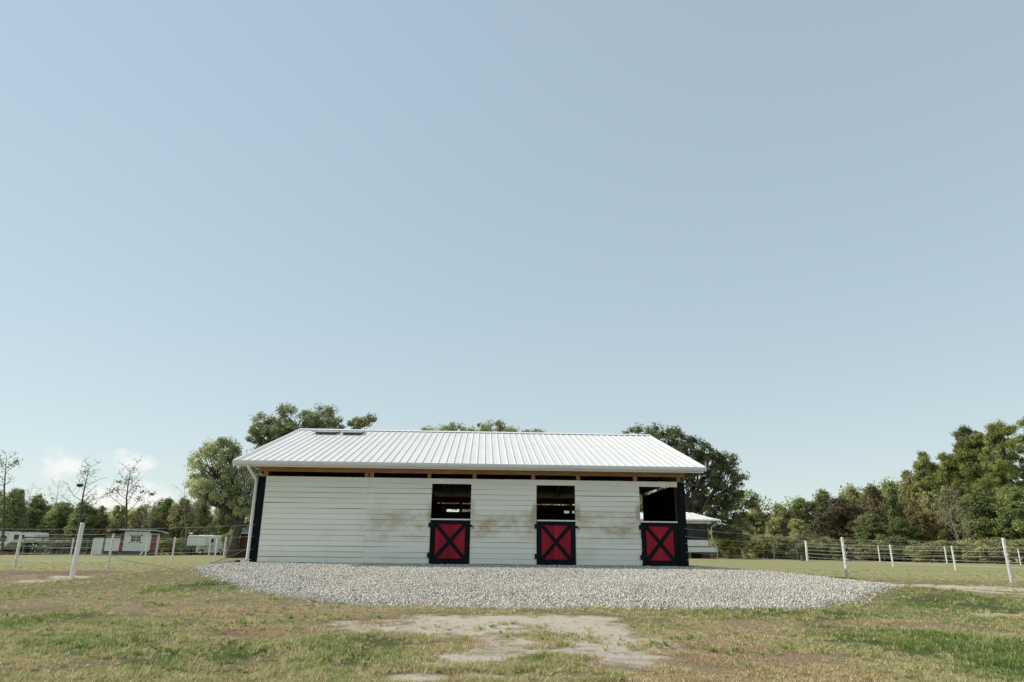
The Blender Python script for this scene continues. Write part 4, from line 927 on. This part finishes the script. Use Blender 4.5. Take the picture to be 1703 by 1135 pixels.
# big oak behind the right end
rx_, ry_ = 17.6, 67.0; rz_ = gz(rx_, ry_)
tb, V, Fq, A = make_tree([(-5.0, 0, 11.2, 2.3, 2.2, 1.2, 15), (-2.7, 0, 11.5, 2.0, 2.2, 1.3, 17), (-.4, 0, 10.3, 2.0, 2.4, 1.3, 16), (1.9, 0, 9.1, 1.6, 2.2, 1.5, 14), (3.2, .2, 9.3, 1.0, 1.6, .8, 7), (3.4, 0, 7.2, 1.6, 2.0, 1.5, 14), (4.1, 0, 5.2, 1.6, 2.0, 1.4, 13), (2.6, -.5, 3.7, 1.8, 2.2, 1.3, 13), (.6, 0, 7.4, 2.2, 2.4, 1.5, 17), (.7, .3, 5.2, 2.0, 2.2, 1.3, 15), (-2.0, 0, 8.6, 2.4, 2.4, 1.6, 16), (-3.0, 0, 6.4, 2.4, 2.4, 1.6, 14), (3.0, 0, 2.4, 1.3, 1.8, 1.0, 8), (-6.0, 0, 8.6, 1.8, 2, 1.3, 8), (-5.2, 0, 5.0, 1.8, 2.0, 1.5, 10), (-5.4, .3, 3.0, 1.6, 1.8, 1.1, 8)],
    [(.4, 0, -.2), (.3, 0, 1.5), (0, .1, 3.4), (-.2, .1, 5.4)], 'oak_dark', 31, trunk_r=.5, leaf_size=.19, per=112, clumps_per=2.4, cr=(.32, .66), flat=.8)
plant('oak_tree', 'large dark oak spreading behind the right end of the barn and the porch house', (rx_, ry_, rz_), tb, (V, Fq, A), 'oak_dark', scale=(1.0, 1.0, .965))

# woodland trees: one of each kind, then copies
def hardwood(seed, H=10.0, W=6.0, leaf='olive_leaf', n=7, per=170, size=.24, low=.16):
    rr = random.Random(seed); lo = []
    for i in range(n):
        u = (i+.5)/n; z = H*(low + (.86-low)*u); wr = W*.5*(1-.55*abs(u-.42)**1.2)*(.55 if u > .85 else 1)
        a = rr.random()*6.28; rad = wr*.45*rr.random() if u < .9 else 0
        lo.append((math.cos(a)*rad*1.3, math.sin(a)*rad*.8, z, wr*.72, wr*.62, H*.105, int(13*(wr/W*2)+3)))
    return make_tree(lo, [(0, 0, -.3), (.1, 0, H*.2), (-.05, .1, H*.45), (.1, 0, H*.72)], leaf, seed, trunk_r=H*.018, leaf_size=size, per=per//2, clumps_per=2.2, cr=(H*.035, H*.075), flat=.85, low=.3)
def pine(seed, H=16.0, W=7.0, per=230):
    rr = random.Random(seed); lo = []
    for i in range(18):
        u = (i/17)**.9; z = H*(.22+.72*u); wr = W*.5*(1-.62*u**2.2)*(.7+.45*rr.random()); a = i*2.4+rr.random()
        lo.append((math.cos(a)*wr*.5, math.sin(a)*wr*.5, z, wr*.62, wr*.62, H*.055, int(11*(1-.25*u))))
    return make_tree(lo, [(0, 0, -.3), (.05, 0, H*.3), (-.08, 0, H*.6), (.05, 0, H*.93)], 'needle', seed, trunk_r=H*.012, leaf_size=.40, per=per//2, clumps_per=2.0, cr=(.36, .75), flat=.75, aspect=.18, up=.7)
def shrub(seed, H=3.0, W=4.0, per=150):
    rr = random.Random(seed); lo = [(rr.uniform(-W*.34, W*.34), rr.uniform(-W*.25, W*.25), H*rr.uniform(.22, .68), W*.24, W*.22, H*.26, 9) for _ in range(7)]
    return make_tree(lo, [(0, 0, -.2), (0, 0, H*.15), (.05, 0, H*.3)], 'olive_leaf', seed, trunk_r=.07, leaf_size=.19, per=per, cr=(.32, .6), low=-.4)
def bare(seed, H=8.0, W=4.0, low=.3, n=16, r=.06):
    rr = random.Random(seed); tb = MB(); tr = [Vector((0, 0, -.3)), Vector((.08*W*.3, 0, H*.35)), Vector((-.03*W, .1, H*.65)), Vector((.02*W, 0, H*.97))]
    tb.tube(tr, [r*1.3, r, r*.6, r*.15], 7)
    for i in range(n):
        u = low+(1-low)*(i+.3)/n; z = u*H; j = 0
        while j < 2 and tr[j+1].z < z: j += 1
        k_ = (z-tr[j].z)/(tr[j+1].z-tr[j].z); p = tr[j].lerp(tr[j+1], k_); a = i*2.4+rr.random(); l = W*.5*(1.1-u*.75)*(.7+.5*rr.random())
        q = p+Vector((math.cos(a)*l, math.sin(a)*l, l*(.75+.5*rr.random()))); pts = limb(tb, p, q, r*.42*(1.2-u), r*.12, rr, .1, 5)
        for s_ in range(5):
            b0 = pts[rr.randint(2, 5)]; l2 = l*.5*(.5+rr.random()); v = Vector((rr.gauss(0, 1), rr.gauss(0, 1), abs(rr.gauss(.5, .6)))).normalized()*l2; pp = limb(tb, b0, b0+v, r*.16, r*.06, rr, .08, 4, 3)
            for _ in range(2):
                v2 = (v.normalized()+Vector((rr.gauss(0, .7), rr.gauss(0, .7), rr.gauss(.2, .5)))).normalized()*l2*.5; limb(tb, pp[2], pp[2]+v2, r*.08, r*.04, rr, .05, 3, 2)
    return tb
def px_at(px, py, D):
    u, v = px-851.5, py-567.5; c, s = math.cos(ROLL), math.sin(ROLL); f = 1138.33
    X, Y = (c*u+s*v)/f, -(-s*u+c*v)/f
    d = (X, math.cos(PITCH)-Y*math.sin(PITCH), math.sin(PITCH)+Y*math.cos(PITCH)); return d[0]/d[1]*D, D, HC + d[2]/d[1]*D
KINDS = {}
def wood(kind, px, top, wpx, D, label, group, name=None, rz=None):
    x, y, zt = px_at(px, top, D); x0 = px_at(px, 905, D)[0]; z0 = gz(x0, y); H = zt - z0; Wd = wpx*D/1187
    bh, bw = {'olive': (10, 6), 'green': (10, 6), 'brown': (10, 6), 'gold': (10, 6), 'pine': (16, 7), 'shrub': (3, 4), 'oliveb': (10, 6), 'greenb': (10, 6), 'pineb': (16, 7)}[kind]
    sc = (Wd/bw*.95, Wd/bw*.95, H/bh*1.03); rz = rnd.random()*6.28 if rz is None else rz
    nm = {'olive': 'hardwood_tree', 'oliveb': 'hardwood_tree', 'green': 'hardwood_tree', 'greenb': 'hardwood_tree', 'brown': 'hardwood_tree', 'gold': 'hardwood_tree', 'pine': 'pine_tree', 'pineb': 'pine_tree', 'shrub': 'shrub'}[kind]
    if kind not in KINDS:
        gen = {'olive': lambda: hardwood(41, leaf='olive_leaf'), 'oliveb': lambda: hardwood(47, leaf='olive_leaf', n=8), 'green': lambda: hardwood(42), 'greenb': lambda: hardwood(48, n=8), 'brown': lambda: hardwood(43), 'gold': lambda: hardwood(44), 'pine': lambda: pine(45), 'pineb': lambda: pine(49), 'shrub': lambda: shrub(46)}[kind]
        lm = {'olive': 'olive_leaf', 'oliveb': 'olive_leaf', 'green': 'green_leaf', 'greenb': 'green_leaf', 'brown': 'brown_leaf', 'gold': 'gold_leaf', 'pine': 'needle', 'pineb': 'needle', 'shrub': 'olive_leaf'}[kind]
        tb, V, Fq, A = gen(); KINDS[kind] = plant(nm, label, (x0, y, z0), tb, (V, Fq, A), lm, group=group, rz=rz, scale=sc, cat='shrub' if kind == 'shrub' else 'tree')
        return KINDS[kind]
    return copy_tree(KINDS[kind], (x0, y, z0), sc, rz, label, group)
GR, GL = 'trees of the wood on the right', 'trees of the wood on the left'
for a in (('olive', 1262, 838, 78, 92, 'pale olive tree next to the dark oak, lowest end of the right wood'),
          ('oliveb', 1302, 833, 66, 88, 'pale olive tree directly above the tree stump'),
          ('green', 1340, 820, 70, 94, 'green tree behind the end post of the middle right fence'),
          ('greenb', 1378, 810, 66, 92, 'green round topped tree just left of the brown trees in the right wood'),
          ('brown', 1402, 822, 96, 82, 'broad reddish brown tree directly behind the first tall right fence post'),
          ('oliveb', 1428, 802, 60, 96, 'olive tree showing behind the top of the broad reddish brown tree'),
          ('brown', 1462, 800, 64, 88, 'taller brown tree with a pale feathery top in the right wood'),
          ('green', 1492, 790, 66, 92, 'green tree just right of the taller brown tree'),
          ('olive', 1526, 774, 66, 88, 'olive tree just left of the first narrow pine'),
          ('pine', 1556, 757, 62, 86, 'narrow pine, first to stand above the hardwoods of the right wood'),
          ('gold', 1530, 838, 70, 76, 'yellow brown tree low in front of the right wood, left of the bare tree'),
          ('pineb', 1600, 756, 70, 84, 'bushy pine between the narrow pine and the tall pines'),
          ('pine', 1644, 716, 92, 82, 'tall pine with a flat topped crown near the right edge'),
          ('pineb', 1700, 705, 104, 78, 'tallest pine, at the right photo edge'),
          ('greenb', 1640, 806, 96, 74, 'dark green tree in front of the tall flat topped pine'),
          ('green', 1698, 800, 90, 72, 'dark green tree at the foot of the tallest pine'),
          ('oliveb', 1590, 806, 70, 80, 'olive tree right behind the bare grey tree'),
          ('green', 1452, 848, 80, 78, 'low green tree at the foot of the brown trees'),
          ('greenb', 1500, 858, 70, 75, 'low dark green tree left of the yellow brown tree'),
          ('pine', 1765, 700, 110, 80, 'tall pine just beyond the right photo edge'),
          ('olive', 1330, 860, 60, 80, 'low olive tree behind the stump and fence end'),
          ('greenb', 1412, 818, 66, 100, 'green tree filling the gap behind the broad reddish brown tree'),
          ('oliveb', 1474, 806, 66, 100, 'olive tree behind the taller brown tree'),
          ('green', 1512, 796, 70, 99, 'green tree behind the yellow brown tree'),
          ('pineb', 1574, 772, 70, 96, 'pine filling the gap right of the narrow pine'),
          ('olive', 1560, 812, 76, 84, 'olive tree below the narrow pine'),
          ('pine', 1622, 744, 84, 92, 'pine behind the tall flat topped pine, a little lower'),
          ('pineb', 1672, 726, 84, 90, 'pine between the two tallest pines'),
          ('green', 1280, 850, 60, 98, 'green tree behind the two pale olive trees'),
          ('oliveb', 1236, 852, 50, 86, 'small olive tree half behind the dark oak')):
    wood(a[0], *a[1:5], a[5], GR)
GS = 'shrubs along the foot of the right wood'
for a in (('shrub', 1215, 872, 70, 70, 'yellow green shrub at the right corner of the porch house'),
          ('shrub', 1262, 884, 70, 72, 'shrub between the porch house and the stump'),
          ('shrub', 1312, 886, 70, 74, 'shrub right behind the stump'),
          ('shrub', 1372, 890, 70, 74, 'shrub left of the first tall right fence post'),
          ('shrub', 1440, 896, 80, 72, 'shrub at the foot of the broad reddish brown tree'),
          ('shrub', 1545, 896, 80, 70, 'shrub below the yellow brown tree'),
          ('shrub', 1620, 892, 90, 69, 'shrub below the bare grey tree'),
          ('shrub', 1690, 890, 90, 67, 'shrub behind the second tall right fence post')):
    wood(a[0], *a[1:5], a[5], GS)
for a in (('green', 8, 803, 70, 66, 'dark green tree at the left photo edge behind the long trailer'),
          ('greenb', 48, 818, 60, 70, 'dark tree with a pointed top above the long trailer'),
          ('green', 92, 828, 76, 68, 'round green tree behind the wire pen'),
          ('greenb', 128, 830, 66, 66, 'green tree behind the nest tree'),
          ('gold', 158, 838, 50, 70, 'orange brown tree between the nest tree and the white shed'),
          ('olive', 190, 836, 62, 84, 'olive tree behind the lean-to of the white shed'),
          ('oliveb', 226, 838, 56, 80, 'olive tree behind the window of the white shed'),
          ('green', 264, 820, 66, 78, 'green round topped tree behind the red door of the white shed'),
          ('gold', 262, 850, 42, 68, 'yellow leaved small tree right of the white shed'),
          ('oliveb', 296, 824, 60, 72, 'pale olive tree left of the small trailer'),
          ('olive', 332, 815, 60, 78, 'olive tree behind the small trailer'),
          ('green', 372, 826, 70, 76, 'green tree behind the mossy oak'),
          ('greenb', -35, 800, 80, 68, 'dark tree just beyond the left photo edge')):
    wood(a[0], *a[1:5], a[5], GL)
for a in (('shrub', 285, 890, 50, 66, 'shrub between the white shed and the small trailer'),
          ('shrub', 395, 880, 60, 58, 'shrub under the mossy oak by the tin roof shed'),
          ('shrub', 110, 890, 70, 66, 'shrub behind the wire pen')):
    wood(a[0], *a[1:5], a[5], 'shrubs at the back of the left lawn')

# thin trees against the left sky
def thin(px0, pyb, px1, pyt, D, seed, label, W, low, n, r, clumps, leafm, nest=None, name='thin_tree', bark='bark'):
    x0, y, _ = px_at(px0, pyb, D); x1, _, z1 = px_at(px1, pyt, D); z0 = gz(x0, y); H = z1-z0
    tb = bare(seed, H, W, low, n, r); lean = (x1-x0)/H
    tb.v = [(v[0]+lean*v[2], v[1], v[2]) for v in tb.v]
    t = thing(name, label, 'tree', (x0, y, z0)); tb.build('trunk', M[bark], t, smooth=True)
    if clumps:
        C = np.array([(c[0]+lean*c[2], c[1], c[2]) for c in clumps]); v, f, a = leaves(C, np.array([c[3]*1.75 for c in clumps]), 62, .15, .6, .8, rs=np.random.default_rng(seed), shell=.75)
        link('crown', np_mesh('crown', v, f, {'rnd': a}), M[leafm], t)
    if nest:
        b = MB(); b.tube([Vector(nest)+Vector((0, 0, d)) for d in (-.16, -.08, .04, .1)], [.08, .24, .28, .2], 10); b.build('nest', M['nest'], t)
    return t
thin(125, 905, 148, 772, 60, 61, 'bare leaning tree with a dark nest, left of the white shed', 3.4, .42, 15, .10, [(-.2, 0, 6.9, .35), (.9, 0, 4.6, .4), (-1.2, 0, 4.2, .35)], 'olive_leaf', nest=(-.55, 0, 5.75))
thin(208, 900, 216, 776, 66, 62, 'tall sparse tree with tufts of brown leaves above the white shed', 4.6, .45, 14, .11, [(.1, 0, 6.9, .55), (-.3, 0, 6.5, .4), (-1.9, 0, 5.4, .5), (-1.5, 0, 5.7, .35), (1.3, 0, 5.0, .45), (1.9, 0, 4.4, .35), (.8, 0, 6.2, .4), (1.4, 0, 5.7, .3), (-.9, 0, 5.9, .4), (2.2, .2, 5.5, .25), (-1.0, 0, 6.6, .25)], 'brown_leaf')
thin(8, 900, 10, 752, 60, 63, 'tall bare tree with a green tufted top at the left photo edge', 3.0, .5, 10, .10, [(-.3, 0, 7.6, .6), (.5, 0, 7.4, .5), (.9, 0, 7.7, .3), (-.8, 0, 7.2, .5)], 'green_leaf')
thin(92, 905, 96, 806, 70, 64, 'spindly bare tree left of the nest tree', 3.6, .35, 13, .06, None, None)
thin(30, 905, 52, 812, 62, 65, 'bare slanting tree behind the long trailer', 3.2, .3, 11, .06, None, None)
thin(312, 900, 306, 806, 66, 66, 'pale bare tree between the white shed and the mossy oak', 3.0, .3, 12, .06, None, None, bark='pale_bark')
thin(238, 905, 240, 842, 64, 67, 'low grey bare tree behind the white shed roof', 3.4, .2, 14, .05, None, None, bark='pale_bark')
thin(1600, 935, 1578, 826, 71, 68, 'bare grey leafless tree standing in front of the pines', 5.2, .2, 26, .075, None, None, bark='pale_bark')

# dark brush that fills the foot of both woods: nobody could count it
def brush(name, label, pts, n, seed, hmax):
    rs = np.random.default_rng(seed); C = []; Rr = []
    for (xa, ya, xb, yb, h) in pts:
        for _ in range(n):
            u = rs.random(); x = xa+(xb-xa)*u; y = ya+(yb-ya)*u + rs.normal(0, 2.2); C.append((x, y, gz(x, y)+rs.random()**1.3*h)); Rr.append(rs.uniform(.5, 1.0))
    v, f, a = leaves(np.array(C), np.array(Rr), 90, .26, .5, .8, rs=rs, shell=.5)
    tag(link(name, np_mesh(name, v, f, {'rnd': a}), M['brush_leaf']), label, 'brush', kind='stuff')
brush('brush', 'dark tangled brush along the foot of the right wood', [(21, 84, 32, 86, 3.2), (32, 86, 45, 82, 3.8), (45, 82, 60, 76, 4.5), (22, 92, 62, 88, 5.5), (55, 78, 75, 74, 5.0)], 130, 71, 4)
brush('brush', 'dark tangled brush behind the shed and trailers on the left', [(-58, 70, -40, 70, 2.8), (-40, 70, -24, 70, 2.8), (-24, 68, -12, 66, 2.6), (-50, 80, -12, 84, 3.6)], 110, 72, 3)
def far_wood():
    rs = np.random.default_rng(73); C = []; Rr = []
    for x0, x1, y0, y1, h, n in ((-170, -88, 70, 98, 7.0, 260), (-90, -12, 96, 108, 6.2, 420), (112, 160, 90, 40, 11.0, 260), (24, 120, 112, 96, 10.0, 460), (-22, 30, 110, 112, 9.8, 330)):
        for _ in range(n):
            u = rs.random(); x = x0+(x1-x0)*u; y = y0+(y1-y0)*u+rs.normal(0, 2.5); C.append((x, y, rs.random()*h*(.8+.4*fbm(x*.12, 3.0, 5)))); Rr.append(rs.uniform(.9, 1.7))
    v, f, a = leaves(np.array(C), np.array(Rr), 100, .42, .55, .8, rs=rs, shell=.5)
    tag(link('distant_wood', np_mesh('distant_wood', v, f, {'rnd': a}), M['green_leaf']), 'far-off line of woodland closing the fields behind the nearer trees', 'woodland', kind='stuff')
far_wood()
